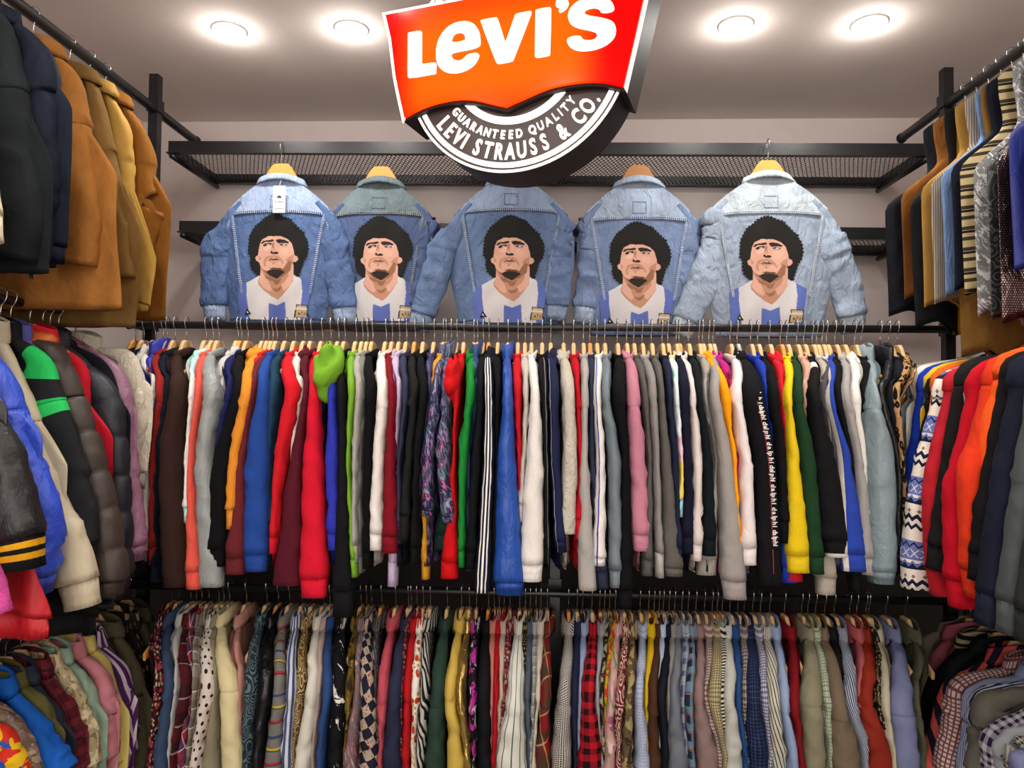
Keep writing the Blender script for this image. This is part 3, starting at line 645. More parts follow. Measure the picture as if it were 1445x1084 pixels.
def letter(ch, size, bold, ang, r, depth=.005, sxx=1.0):
    """one raised letter with its feet on the circle of radius r, at the polar angle ang, on the lower arc"""
    cd = D.curves.new('t', 'FONT'); cd.body = ch; cd.size = size; cd.align_x = 'CENTER'; cd.offset = bold; cd.extrude = depth/2; cd.resolution_u = 3
    o = D.objects.new('t', cd); COL.objects.link(o); dg = bpy.context.evaluated_depsgraph_get(); me = D.meshes.new_from_object(o.evaluated_get(dg)); D.objects.remove(o)
    th = ang+PI/2; ct, st = math.cos(th), math.sin(th)
    fx, fz = cx+r*math.cos(ang), cz+r*math.sin(ang)
    for v in me.vertices:
        x, y, z = v.co; x *= sxx; v.co = (fx+x*ct-y*st, -.0045-z, fz+x*st+y*ct)
    me.materials.append(TUBEW); me.name = 'letter'; link(D.objects.new('letter', me), sg)
def arc(text, size, bold, r, a0, a1, wid, sxx):
    ws = [wid.get(c, 1.) for c in text]; tot = sum(ws[1:-1])+.5*(ws[0]+ws[-1]); x = 0
    for i, c in enumerate(text):
        if i: x += .5*(ws[i-1]+ws[i])
        if c != ' ': letter(c, size, bold, a0+(a1-a0)*x/tot, r, sxx=sxx)
WID = {' ': .55, 'I': .5, '.': .5, '&': 1.2, 'L': .9, 'C': 1.05, 'O': 1.1, 'Q': 1.1, 'G': 1.1, 'D': 1.05}
arc('LEVI STRAUSS & CO.', .051, .0010, .2325, math.radians(217.5), math.radians(327), WID, .66)
arc('GUARANTEED QUALITY', .027, .0004, .1865, math.radians(218), math.radians(318), WID, .80)
for x in (-.12, .13): V, F = tube_geo([(x, .05, .20), (x, .05, CEIL-2.3138)], .005, 10); mesh_obj('hanging_rod', V, F, BLK, sg, True)

# ------------------------------------------------------------ denim jackets with printed backs
def P_(s_): return [tuple(float(v) for v in q.split(',')) for q in s_.split()]
def curly(P, step=34, amp=14):
    out = []; L = 0
    for i in range(len(P)):
        a, b = Vector(P[i]), Vector(P[(i+1) % len(P)]); n = max(2, int((b-a).length/4)); nrm = Vector(((b-a).y, -(b-a).x)).normalized()
        for k in range(n):
            L += (b-a).length/n; out.append(tuple(a.lerp(b, k/n)+nrm*amp*(abs(math.sin(L/step*PI))-.4+.35*math.sin(L*.41))))
    return out
HAIRC, SK, SK2, SK3, BR, DK, WH, BL = '1a1917', 'cb9c89', 'b08068', '8c6248', '66442f', '2a2220', 'c4c0c0', '5666a8'
ART = [(BL, P_('0,772 40,748 90,720 150,690 215,655 550,645 620,690 715,738 700,830 682,935 680,1150 30,1150 12,900')),
 (WH, P_('88,722 150,690 215,652 300,700 470,700 550,645 600,668 618,692 628,800 615,930 612,1150 135,1150 105,950 90,840')),
 (BL, P_('303,914 382,940 466,903 474,1030 478,1150 300,1150')),
 (HAIRC, curly(P_('108,270 150,185 180,150 215,125 260,85 300,60 350,46 400,55 440,80 500,95 550,150 600,200 635,225 640,260 672,310 680,380 665,450 630,500 615,560 600,600 592,655 560,645 540,600 530,420 215,420 222,600 215,650 180,630 140,590 125,530 130,470 100,430 103,370 108,320'))),
 (SK2, P_('222,560 540,530 545,620 545,700 500,770 440,845 395,882 330,852 250,790 205,735 200,700 220,660')),
 (SK, P_('500,560 542,530 545,690 505,755 455,800 420,740 470,700 500,650')), (SK, P_('224,590 250,640 300,700 330,790 300,800 250,765 208,710 222,660')),
 (SK3, P_('262,640 320,665 380,690 430,670 400,730 360,735 340,700 300,695 270,672')), (SK3, P_('330,770 380,775 440,745 410,800 370,808')),
 (SK, P_('212,335 232,295 290,265 340,260 420,265 480,290 522,330 545,400 552,450 582,462 586,492 562,517 540,512 530,560 500,602 440,650 380,672 320,652 260,602 222,560 206,522 176,502 168,474 196,448 200,400')),
 (SK2, P_('545,440 520,455 495,470 470,500 488,520 470,560 500,572 528,545 540,500')), (SK2, P_('200,455 226,480 214,505 206,500')), (SK2, P_('245,520 262,470 300,455 345,448 395,455 425,480 448,520 440,540 415,500 350,470 290,482 268,520 275,560 255,560')),
 (SK3, P_('232,580 290,612 320,640 380,655 440,630 490,580 525,550 515,600 450,655 380,682 310,660 255,612')), (SK3, P_('470,545 500,500 530,520 510,565 450,620 420,620')),
 (DK, P_('272,610 310,592 345,585 395,590 440,600 462,612 430,640 400,662 375,680 340,660 300,640')), (BR, P_('300,578 345,570 420,575 450,595 340,590')),
 (DK, P_('220,336 240,310 290,304 338,294 352,310 318,322 262,322 236,340')), (DK, P_('368,300 400,291 450,298 497,322 492,334 440,330 395,334 372,318')),
 (DK, P_('238,360 256,338 300,330 328,332 322,350 290,352 262,364')), (DK, P_('396,348 430,334 484,346 472,360 430,358')), (WH, P_('268,352 290,342 312,344 296,352')), (WH, P_('424,350 446,342 470,350 448,356')),
 (SK3, P_('330,335 345,325 340,370 322,400 328,370')), (DK, P_('312,416 330,404 340,425 356,412 390,418 394,436 352,440 320,434')), (SK2, P_('345,320 358,330 352,400 342,400')),
 ('d8aa96', P_('300,350 330,360 320,395 270,410 240,390')), ('d2a28c', P_('400,375 470,380 500,400 470,450 420,440')), ('d2a28c', P_('250,300 330,272 345,290 250,306')),
 (SK3, P_('284,500 318,476 345,482 372,474 416,502 370,488 325,490')), (DK, P_('284,502 330,490 370,487 418,504 372,496 330,499')), ('bd8878', P_('300,506 335,500 372,500 400,508 365,526 325,524')), (BR, P_('330,530 355,526 348,540')),
 (HAIRC, P_('300,240 350,232 372,262 340,268 325,255')), (HAIRC, P_('68,1042 96,968 142,1030 108,1034')), (WH, P_('92,1015 98,992 112,1020')),
 (DK, P_('570,926 684,934 676,1000 690,1040 550,1060 560,985 572,975')), ('b49a72', P_('578,934 676,942 668,1050 566,1050')), (WH, P_('580,955 674,962 672,982 580,975')), (DK, P_('585,1030 598,1000 612,1030 604,1030 598,1016 592,1030')), (DK, P_('618,1030 618,1000 636,1000 636,1006 624,1006 624,1030')), (DK, P_('640,1030 652,1000 664,1030 658,1030 652,1014 646,1030'))]
def inside(px, py, poly):
    r = np.zeros(px.shape, bool); n = len(poly)
    for i in range(n):
        x1, y1 = poly[i]; x2, y2 = poly[(i+1) % n]
        if y1 == y2: continue
        r ^= ((y1 > py) != (y2 > py)) & (px < (x2-x1)*(py-y1)/(y2-y1)+x1)
    return r
AS = 2656.; gx = np.arange(-8, 728, 4.2); gy = np.arange(34, 1082, 4.2); GX, GY = np.meshgrid(gx, gy); ART_C = np.zeros(GX.shape+(4,), np.float32); ART_M = np.zeros(GX.shape, bool)
for c, pl in ART: q = inside(GX, GY, pl); ART_C[q] = lin(c); ART_M |= q
for r_ in range(2):    # colour of the rim cells taken from their neighbours so that the edge keeps its own colour
    for ax_ in (0, 1):
        for sft in (1, -1):
            nb = np.roll(ART_C, sft, ax_); e_ = (ART_C[..., 3] == 0) & (nb[..., 3] > 0); ART_C[e_] = nb[e_]
sp = NB('printed_ink', .8); at_ = sp.n('Attribute', attribute_name='ink'); nz = sp.noise(sp.objv(), 300, 2); hs_ = sp.n('HueSaturation'); sp.put(hs_.inputs['Color'], at_.outputs['Color']); sp.put(hs_.inputs['Value'], sp.m('MULTIPLY_ADD', nz, .3, .85)); sp.put(sp.b.inputs['Base Color'], hs_.outputs[0]); INK = sp.mat
sp.b.inputs['Specular IOR Level'].default_value = .2
def ribbon(bd, pts, w_, mat, parent, off=.0016, sg_=1.):
    C, L = ctrl([(p[0], p[1], 0) for p in pts], 40); d = np.gradient(C[:, :2], axis=0); d /= np.linalg.norm(d, axis=1)[:, None]+1e-9; nrm = np.stack([-d[:, 1], d[:, 0]], 1)
    rows = [(-1, off*.1), (-.8, off), (-.1, off*1.1), (0, off*.6), (.1, off*1.1), (.8, off), (1, off*.1)]
    P = np.stack([bd.on(C[:, 0]+nrm[:, 0]*w_/2*k, C[:, 1]+nrm[:, 1]*w_/2*k, o_, sg_) for k, o_ in rows], 0); t = np.linspace(0, L, 40)
    UV = np.stack(np.broadcast_arrays(t[None, :], np.array([r[0] for r in rows])[:, None]*w_), -1); return grid('seam', P, False, mat, parent, UV)
def denim_jacket(xc, Y, base, yoke, seamc, label, hs, drop, neckz, ls, rs, ptop, pxc, hcol, seed, L=.54, yk=298, tag=False):
    rng = np.random.default_rng(seed); random.seed(seed); p = at(xc, 240, Y); zr = 2.510; e = empty('denim_jacket', label, 'jacket', (p.x, Y, zr), -PI/2, 'denim jackets with a printed back')
    m1, m2 = cloth(base, 'denim'), cloth(yoke, 'denim'); ms = cloth(('stripe', seamc, base, .0075, .62), 'denim')
    bd = Body(rng, hs=hs, drop=drop, neckz=neckz, L=L, wb=hs+.018, wh=hs-.03, tb=.036, fold=.0062, kf=19, dexp=1.4); bd.build(m1, e, nr=60, nc=90, hem=.04)
    yz = at(xc, yk, Y-.03).z-zr
    A = np.linspace(-.97, .97, 70); tz = bd.top(A); byk = (tz-yz+.006*(A**2))/(tz-bd.zh); K = np.linspace(.01, 1, 16)[:, None]
    Pk = bd.pt(np.broadcast_to(A, (16, 70)), K*byk, np.ones((16, 70))); Pk[..., 0] += .0016; UV = np.stack([Pk[..., 1], -Pk[..., 2]], -1); grid('yoke', Pk, False, m2, e, UV)
    w0 = bd.hs*.97; ribbon(bd, [(-w0, yz-.006), (-w0*.5, yz+.001), (0, yz+.003), (w0*.5, yz+.001), (w0, yz-.006)], .012, ms, e, .0036)
    for k in (-1, 1):
        ribbon(bd, [(k*hs*.83, yz-.006), (k*hs*.74, yz-.12), (k*hs*.60, yz-.30)], .011, ms, e, .0030)
        ribbon(bd, [(k*(hs-.012), yz+.05), (k*(hs-.022), yz+.0), (k*(hs-.018), yz-.06), (k*(hs+.010), yz-.12)], .011, ms, e, .0040)
    collar(e, 'shirt', m2, rng, neckz+.004, .080, .026, hk=.62)
    pz = yz+.062; ribbon(bd, [(-.024, pz), (.024, pz)], .003, ms, e, .0034); ribbon(bd, [(-.024, pz-.042), (.024, pz-.042)], .003, ms, e, .0034)   # stitched label outline
    for k in (-1, 1): ribbon(bd, [(k*.024, pz), (k*.024, pz-.042)], .003, ms, e, .0034)
    for side, pts in ((-1, ls), (1, rs)):
        cp = [(0, hs*.72, bd.top(np.array([.72]))[0]-.006), (0, hs*.93, bd.top(np.array([.93]))[0]-.002), (0, hs+.028, neckz-drop-.048)]
        for (px, py, a) in pts: q = at(px, py, Y); cp.append((.004, abs(q.x-p.x), q.z-zr))
        rows = outline_rows(cp, max(q[2] for q in pts), .028, .024, a0=.014, ramp=.17, end=.82)
        s_l = sleeve(e, side, rows, m1, rng, .0062, .055, m2, nr=60, seg=30, style='denim')
    # the print
    zt = at(xc, ptop, Y-.03).z-zr; dx = (at(pxc, 300, Y-.03).x-p.x)
    yy = dx+(GX-386)/AS; zz = zt-(GY-46)/AS
    on = bd.on(yy, zz, .0026); nr_, nc_ = GX.shape
    r, c = np.meshgrid(np.arange(nr_-1), np.arange(nc_-1), indexing='ij'); M = ART_M[:-1, :-1] | ART_M[1:, 1:] | ART_M[1:, :-1] | ART_M[:-1, 1:]
    inb = np.abs(yy) < bd.hs-.004; M &= inb[:-1, :-1] & inb[1:, 1:]
    r, c = r[M], c[M]; F = np.stack([r*nc_+c, r*nc_+c+1, (r+1)*nc_+c+1, (r+1)*nc_+c], -1); used = np.unique(F); mp = np.full(nr_*nc_, -1); mp[used] = np.arange(len(used))
    me = D.meshes.new('print'); me.from_pydata(on.reshape(-1, 3)[used].tolist(), [], mp[F].tolist()); ca = me.color_attributes.new('ink', 'FLOAT_COLOR', 'POINT')
    cc = ART_C.reshape(-1, 4)[used].copy(); cc[cc[:, 3] == 0] = lin(base); cc[:, 3] = 1; ca.data.foreach_set('color', cc.reshape(-1)); me.materials.append(INK); me.polygons.foreach_set('use_smooth', [True]*len(me.polygons))
    po = link(D.objects.new('back_print', me), e); po['label'] = 'printed portrait of a curly-haired man in a white and blue striped shirt'
    if tag:
        t0 = at(395.5, 263, Y-.045); t1 = at(404.5, 301, Y-.045); hw = .0225; X_ = bd.tb+.016; yc = t0.x-p.x; z0, z1 = t0.z-zr, t1.z-zr
        V, F = boxes([(X_, yc-hw, z1, X_+.0012, yc+hw, z0)]); to = mesh_obj('hang_tag', V, F, plain('tag_card', 'f2efe8', .6), e); to['label'] = 'white card hang tag with a small dark head emblem'
        h_ = z0-z1; zc = z1+h_*.56; inkm = plain('tag_ink', '3a3937', .7); g = []
        hp = [(yc+.0085*math.cos(t)*(1+.1*math.sin(5*t)), zc+.008*math.sin(t)*(1+.08*math.cos(7*t))) for t in np.linspace(-.3, PI+.3, 18)]
        V, F = prism([[(a_, b_) for a_, b_ in hp]], 0, .0004); g.append(([(X_+.0012+v[1], v[0], v[2]) for v in V], F))
        for k, (dz, n_, hh) in enumerate(((.36, 8, .007), (.14, 14, .0018))):
            for j in range(n_):
                if k == 0 and j == 2: continue
                yw = yc-.015+j*.03/n_; g.append(boxes([(X_+.0012, yw, z1+h_*dz, X_+.0016, yw+.03/n_*(.55 if k == 0 else .8), z1+h_*dz+hh)]))
        V, F = join(g); mesh_obj('tag_print', V, F, inkm, to)
        V, F = tube_geo([(X_, yc, z0-.004), (X_-.004, yc, z0+.012), (.03, yc, z0+.03)], .0006, 5); mesh_obj('tag_string', V, F, TRIMW, to)
    hanger((p.x, Y, zr), -PI/2, uniq(f'{hcol[1]} hanger holding the {label.split(" with")[0]}', []), 'hangers of the denim jackets', hcol[0], steep=True); return e
DJ = [
 (397, 2.64, '546a94', '93a3bf', 'b4bcc8', 'bright blue denim jacket with white hang tag and printed portrait on the back', .208, .112, -.135, [(286, 345, .05), (284, 395, .055), (288, 455, .045)], [(492, 345, .05), (500, 395, .055), (505, 455, .045)], 303, 394, (WOODO, 'orange wooden'), 301, .55, 300, True),
 (538, 2.675, '4c5a7c', '667479', '96967a', 'dark greenish denim jacket with printed portrait, half hidden between its two neighbours', .200, .112, -.135, [(455, 345, .05), (460, 395, .05), (470, 455, .04)], [(612, 345, .045), (606, 395, .05), (600, 455, .04)], 306, 541, (WOODO, 'plain orange wooden'), 302, .55, 302, False),
 (722, 2.64, '5c6e8e', '8090a8', 'a0a8b0', 'blue denim jacket with printed portrait hanging right under the round sign', .215, .118, -.137, [(610, 335, .045), (592, 395, .055), (574, 462, .048)], [(806, 345, .045), (806, 395, .05), (800, 455, .045)], 305, 725, (WOODO, 'hidden orange wooden'), 303, .55, 297, False),
 (901, 2.665, '6c7d9c', '92a0b4', 'a8aeb4', 'faded blue denim jacket with cream frayed collar and printed portrait', .208, .112, -.138, [(818, 345, .05), (812, 395, .055), (806, 455, .045)], [(988, 345, .05), (988, 395, .05), (985, 455, .045)], 314, 903, (WOOD2, 'dark round-topped wooden'), 304, .56, 309, False),
 (1084, 2.62, '8f9cae', 'a6b0b8', 'b4b8b8', 'pale washed denim jacket with wide sleeves and printed portrait beside the mesh shelf end', .222, .112, -.135, [(992, 330, .045), (968, 395, .058), (942, 468, .052)], [(1190, 330, .048), (1214, 395, .06), (1224, 468, .052)], 306, 1087, (WOODO, 'light orange wooden'), 305, .57, 301, False)]
for d in DJ: denim_jacket(*d)
# ------------------------------------------------------------ middle rail: sweatshirts, hoodies, jumpers
# short, description, type, cloth, x of the hook, (left, right) of the sleeve at y=540, at y=650, at its end, y of its end, options
MID = [
 ('black jumper', 'narrow black crew jumper', 'S', '17181a', 191, (184, 196), (183, 195), (184, 197), 800, {'rec': .05}),
 ('navy sweatshirt', 'navy sweatshirt at the rail end', 'S', '1d2230', 203, (196, 206), (190, 203), (192, 204), 800, {'rec': .04}),
 ('white hoodie', 'soft white hoodie', 'H', 'd8d4cc', 219, (206, 217), (198, 208), (196, 210), 780, {'rec': .03}),
 ('blue satin top', 'bright blue satin zip top', 'J', '2b33a8', 230, (214, 220), (203, 209), (201, 208), 735, {'rec': .04}),
 ('brick sweatshirt', 'brick red crew sweatshirt', 'S', '8c2420', 236, (214, 228), (207, 218), (203, 214), 800, {'rec': .02}),
 ('midnight sweatshirt', 'midnight blue sweatshirt', 'S', '1b202e', 247, (224, 238), (212, 224), (206, 217), 825, {'rec': .03}),
 ('dark brown sweatshirt', 'dark brown sweatshirt with plain hem', 'S', '33211b', 263, (236, 259), (221, 257), (224, 258), 831, {'cuff': 0, 'hem': .02, 'L': .70, 'a': .075}),
 ('mint track jacket', 'mint and white track jacket with upturned collar', 'J', ('bands', [(.135, 'a9d6d2'), (9, 'e3ddd8')]), 291, (262, 271), (256, 266), (255, 261), 742, {'neck': 'hood', 'neckcol': 'b2dcd8', 'hr': (.018, .05, .075), 'hy': -.01}),
 ('coral sweatshirt', 'coral sweatshirt with flared cuff', 'S', 'd95648', 301, (270, 281), (261, 271), (254, 278), 835, {}),
 ('crinkled grey top', 'crinkled silver grey long top', 'S', '8e9290', 309, (279, 306), (269, 295), (273, 308), 832, {'surf': 'nylon', 'hem': 0, 'cuff': 0, 'amp': .0045, 'fold': .006}),
 ('pale grey hoodie', 'pale grey hoodie', 'H', 'b9b6b2', 336, (303, 313), (292, 298), (292, 300), 770, {'rec': .05}),
 ('indigo sweatshirt', 'indigo blue sweatshirt', 'S', '1f2250', 341, (312, 326), (297, 306), (296, 305), 770, {'rec': .03}),
 ('black sweatshirt', 'deep black sweatshirt with long cuff', 'S', '131315', 350, (322, 341), (294, 322), (283, 310), 803, {}),
 ('orange hoodie', 'amber orange hoodie', 'H', 'd8882c', 372, (333, 353), (317, 337), (313, 326), 750, {'hr': (.026, .085, .05)}),
 ('scarlet tee', 'scarlet long sleeved tee', 'S', 'c3202a', 379, (354, 362), (341, 347), (330, 340), 800, {'rec': .04}),
 ('maroon sweatshirt', 'dusty maroon sweatshirt', 'S', '642428', 385, (345, 358), (328, 346), (309, 341), 814, {'rec': .01}),
 ('blue sweatshirt', 'cobalt blue sweatshirt with creased cuff', 'S', '24458f', 391, (356, 375), (340, 375), (337, 371), 810, {}),
 ('teal sweatshirt', 'dark teal sweatshirt', 'S', '1e3c52', 404, (373, 389), (371, 383), (370, 382), 770, {'rec': .03}),
 ('red sweatshirt', 'tomato red sweatshirt with narrow cuff', 'S', 'c41a26', 417, (394, 419), (381, 401), (375, 384), 785, {}),
 ('cream sweatshirt', 'cream white sweatshirt', 'S', 'd6cdc4', 430, (410, 426), (407, 415), (405, 413), 800, {'rec': .03}),
 ('wine hoodie', 'wine coloured hoodie with plain hem', 'H', '521724', 440, (423, 435), (404, 425), (377, 420), 830, {'cuff': 0, 'rec': .015}),
 ('crimson sweatshirt', 'crimson sweatshirt with very long cuff', 'S', 'c9182e', 455, (431, 448), (422, 452), (417, 458), 847, {'cuff': .068}),
 ('navy tee', 'ink navy sweatshirt', 'S', '1a1c30', 467, (447, 457), (450, 457), (452, 459), 800, {'rec': .04}),
 ('violet sweatshirt', 'royal violet blue sweatshirt', 'S', '2f35a4', 478, (459, 472), (455, 476), (458, 474), 780, {}),
 ('long black sweatshirt', 'extra long black sweatshirt', 'S', '19191b', 487, (472, 486), (473, 490), (463, 495), 875, {'cuff': .075, 'L': .76}),
 ('lime hoodie', 'lime green hoodie with drooping hood', 'H', '6f9f2c', 503, (487, 500), (486, 494), (494, 500), 818, {'hr': (.044, .085, .115), 'hx': -.030, 'hy': -.20, 'hz': -.02}),
 ('grey marl sweatshirt', 'light grey marl sweatshirt', 'S', '9d9a92', 512, (497, 510), (493, 505), (493, 502), 797, {}),
 ('ash sweatshirt', 'ash grey thin sweatshirt', 'S', '77756f', 519, (508, 513), (504, 510), (501, 509), 812, {'rec': .03}),
 ('jet sweatshirt', 'jet black sweatshirt', 'S', '101012', 526, (512, 529), (510, 524), (508, 520), 806, {}),
 ('white sweatshirt', 'ivory white sweatshirt with split cuff', 'S', 'ded7d0', 545, (528, 547), (522, 540), (516, 536), 780, {}),
 ('burgundy sweatshirt', 'burgundy sweatshirt with ribbed cuff', 'S', '78121f', 554, (545, 557), (539, 557), (535, 559), 784, {}),
 ('lilac hoodie', 'pale lilac hoodie with long thin cuff', 'H', 'b6a4be', 564, (556, 566), (553, 560), (543, 558), 831, {'rec': .03, 'cuff': .07, 'hr': (.016, .07, .03)}),
 ('slate sweatshirt', 'slate blue sweatshirt', 'S', '32374e', 574, (565, 577), (558, 567), (556, 566), 770, {'rec': .02}),
 ('charcoal sweatshirt', 'charcoal sweatshirt with heavy cuff', 'S', '232423', 586, (576, 589), (567, 581), (559, 575), 766, {'cuff': .075}),
 ('soft black sweatshirt', 'soft black sweatshirt with plain cuff', 'S', '151516', 598, (589, 603), (580, 592), (576, 588), 800, {}),
 ('indigo windbreaker', 'indigo satin windbreaker with upright collar', 'J', '2a2758', 613, (602, 607), (592, 597), (579, 590), 756, {'rec': .03, 'neck': 'hood', 'hr': (.020, .04, .06), 'hy': 0}),
 ('mustard sweatshirt', 'thin mustard sweatshirt', 'S', 'c98e2a', 626, (606, 610), (597, 603), (592, 604), 821, {'rec': .04}),
 ('splashed windbreaker', 'purple pink and green paint splash windbreaker', 'J', ('splash', '28264e', '8a8fb0', '3c6a60', 'c0568c', 42), 630, (605, 620), (593, 611), (594, 608), 732, {'surf': 'nylon', 'cuff': .02}),
 ('speckled windbreaker', 'purple speckled windbreaker with teal shoulder', 'J', ('splash', '232447', '7f88ac', '4a7d6c', 'b8588c', 46), 637, (620, 633), (613, 634), (622, 641), 741, {'surf': 'nylon', 'cuff': .02}),
 ('dark green sweatshirt', 'bottle green sweatshirt with wide hem', 'S', '17302a', 645, (632, 638), (631, 640), (607, 643), 779, {'rec': .03}),
 ('red hoodie', 'bright red hoodie with open drooping hood', 'H', 'c01218', 655, (637, 648), (636, 643), (618, 646), 820, {'rec': .02, 'hr': (.026, .075, .085), 'hx': -.012, 'hy': -.20, 'hz': -.05}),
 ('green hoodie', 'emerald green hoodie with slim cuff', 'H', '1b7c30', 669, (655, 669), (645, 659), (645, 654), 804, {'hr': (.018, .08, .04)}),
 ('blue zip top', 'dark blue zip top', 'J', '1e3a6a', 674, (668, 674), (659, 664), (657, 664), 810, {'rec': .04}),
 ('black zip top', 'matt black zip top', 'S', '151518', 682, (672, 682), (663, 678), (655, 668), 806, {}),
 ('triple stripe track top', 'navy track top with three white sleeve stripes', 'J', ('lines', '1b1d2c', [(-.013, .006, 'e8e6e2'), (.0, .006, 'e8e6e2'), (.013, .006, 'e8e6e2')]), 690, (681, 697), (679, 698), (667, 690), 840, {'surf': 'smooth', 'cuff': 0, 'neck': 'hood', 'neckcol': '1b1d2c', 'hr': (.024, .085, .06)}),
 ('ebony sweatshirt', 'ebony black sweatshirt', 'S', '111113', 703, (696, 708), (697, 704), (693, 700), 800, {'rec': .02}),
 ('blue tracksuit', 'shiny blue tracksuit top with ribbed hem', 'J', '1a489c', 717, (708, 724), (700, 729), (696, 741), 843, {'cuff': .045, 'a': .06}),
 ('cherry sweatshirt', 'cherry red sweatshirt', 'S', 'b81824', 731, (723, 737), (729, 737), (731, 738), 730, {'rec': .02}),
 ('oat sweatshirt', 'oatmeal marl narrow sweatshirt', 'S', 'b6aea4', 741, (738, 747), (734, 743), (730, 738), 740, {'rec': .01}),
 ('off-white sweatshirt', 'big off-white sweatshirt with bulky cuff', 'S', 'dcd7d1', 750, (748, 763), (740, 768), (733, 766), 824, {'cuff': .06, 'a': .06}),
 ('printed black sweatshirt', 'black sweatshirt with small grey sleeve print', 'S', ('lines', '121213', [(.006, .004, '77777a')]), 765, (762, 775), (767, 775), (768, 777), 800, {}),
 ('navy hooded track top', 'navy track top with white piping', 'J', ('lines', '1d2140', [(-.017, .0025, 'cfd0d8')]), 777, (774, 790), (775, 792), (784, 801), 783, {'surf': 'smooth', 'neck': 'hood', 'hr': (.026, .075, .045)}),
 ('fleece sweatshirt', 'oatmeal brushed fleece with rounded sleeve end', 'T', 'bdb6a8', 795, (793, 813), (794, 817), (789, 813), 757, {'surf': 'fleece', 'cuff': 0, 'neck': 'hood', 'hr': (.024, .07, .03)}),
 ('ruby sweatshirt', 'ruby red sweatshirt', 'S', 'b01322', 809, (812, 821), (816, 823), (810, 823), 765, {'rec': .01}),
 ('dove marl sweatshirt', 'dove grey marl sweatshirt with wrinkled end', 'S', 'a39e99', 823, (820, 832), (818, 832), (817, 844), 837, {'cuff': 0}),
 ('dusk sweatshirt', 'dusk blue sweatshirt', 'S', '2c3145', 832, (831, 840), (831, 842), (842, 862), 834, {'rec': .02}),
 ('blue-trimmed top', 'cream top with vertical blue sleeve stripe', 'S', ('lines', 'ddd8d2', [(-.009, .006, '2c3fa2')]), 842, (838, 850), (841, 856), (837, 856), 802, {'cuff': .02}),
 ('sage sweatshirt', 'sage grey velour sweatshirt with bent sleeve', 'S', '68737a', 853, (849, 864), (858, 878), (862, 880), 833, {'surf': 'velvet'}),
 ('large black sweatshirt', 'large plain black sweatshirt', 'S', '121315', 871, (864, 885), (876, 890), (873, 895), 862, {'L': .72}),
 ('pink sweatshirt', 'rose pink marl sweatshirt', 'S', 'b8788a', 884, (886, 906), (889, 914), (895, 920), 781, {'neck': 'hood', 'hr': (.020, .06, .025)}),
 ('dark marl sweatshirt', 'dark grey marl sweatshirt', 'S', '55524f', 894, (906, 918), (913, 923), (907, 924), 816, {'rec': .015}),
 ('grey cuffed sweatshirt', 'mid grey sweatshirt with pale long cuff', 'S', '85817e', 906, (917, 931), (922, 934), (928, 940), 819, {'cuff': .065, 'cuffcol': 'a5a09b'}),
 ('pepper sweatshirt', 'pepper grey sweatshirt with flared end', 'T', '5b5752', 919, (930, 941), (933, 951), (940, 968), 817, {'surf': 'knit'}),
 ('dark navy crew', 'dark navy crew sweatshirt', 'S', '1d2338', 934, (941, 952), (948, 960), (955, 966), 800, {}),
 ('pastel striped top', 'pastel banded top in mint pink and yellow', 'S', ('bands', [(.10, 'cfd8d8'), (.16, 'bfe0dc'), (.30, 'd8e2e2'), (.37, 'e8c0cc'), (.47, 'e6cf62'), (.53, 'c8b4cc'), (9, 'a6d2da')]), 942, (953, 961), (959, 966), (957, 966), 733, {'neckcol': 'd9d38e', 'cuffcol': '9fd0d6'}),
 ('indigo navy crew', 'indigo navy crew sweatshirt with low cuff', 'S', '1b1c30', 954, (960, 977), (965, 979), (963, 983), 785, {}),
 ('shell sweatshirt', 'shell white slim sweatshirt', 'S', 'd5cac4', 958, (974, 985), (978, 994), (979, 994), 795, {'neck': 'hood', 'hr': (.016, .05, .03)}),
 ('blackish green crew', 'blackish green crew sweatshirt', 'S', '151e24', 971, (984, 994), (993, 1008), (995, 1015), 788, {}),
 ('stone sweatshirt', 'stone grey thin sweatshirt', 'S', '9c9690', 986, (994, 1002), (1006, 1015), (985, 1016), 815, {'rec': .04}),
 ('long grey sweatshirt', 'long heather grey sweatshirt with deep cuff', 'S', '97918d', 1000, (1004, 1021), (1015, 1038), (1025, 1060), 850, {'cuff': .068}),
 ('amber hoodie', 'bright amber hoodie', 'H', 'f09a10', 991, (1020, 1035), (1033, 1041), (1043, 1050), 783, {'rec': .005, 'hr': (.024, .07, .04)}),
 ('magenta hoodie', 'magenta hoodie mostly tucked away', 'H', 'b02478', 1006, (1033, 1039), (1039, 1045), (1016, 1026), 812, {'rec': .04, 'hr': (.018, .06, .03)}),
 ('blush sweatshirt', 'blush white sweatshirt with ribbed cuff', 'S', 'e0d6d4', 1030, (1036, 1052), (1046, 1065), (1050, 1073), 801, {'neckcol': 'dfc2be'}),
 ('taped black jacket', 'black zip jacket with white lettered sleeve tape', 'S', '17171a', 1040, (1052, 1085), (1068, 1099), (1077, 1109), 829, {'neck': 'hood', 'hr': (.028, .08, .05), 'hm': 'C', 'cuff': 0, 'tape': 1}),
 ('royal sweatshirt', 'royal blue narrow sweatshirt', 'S', '22399e', 1059, (1081, 1090), (1092, 1100), (1107, 1132), 826, {'rec': .03}),
 ('wide black sweatshirt', 'wide dull black sweatshirt', 'S', '141416', 1069, (1088, 1104), (1098, 1114), (1104, 1118), 770, {}),
 ('poppy sweatshirt', 'poppy red sweatshirt', 'S', 'c01c2a', 1085, (1102, 1112), (1110, 1116), (1112, 1140), 824, {'rec': .025, 'neck': 'hood', 'hr': (.022, .07, .03)}),
 ('yellow sweatshirt', 'lemon yellow sweatshirt with ribbed cuff', 'S', 'dcbc1c', 1101, (1110, 1123), (1113, 1133), (1116, 1150), 812, {}),
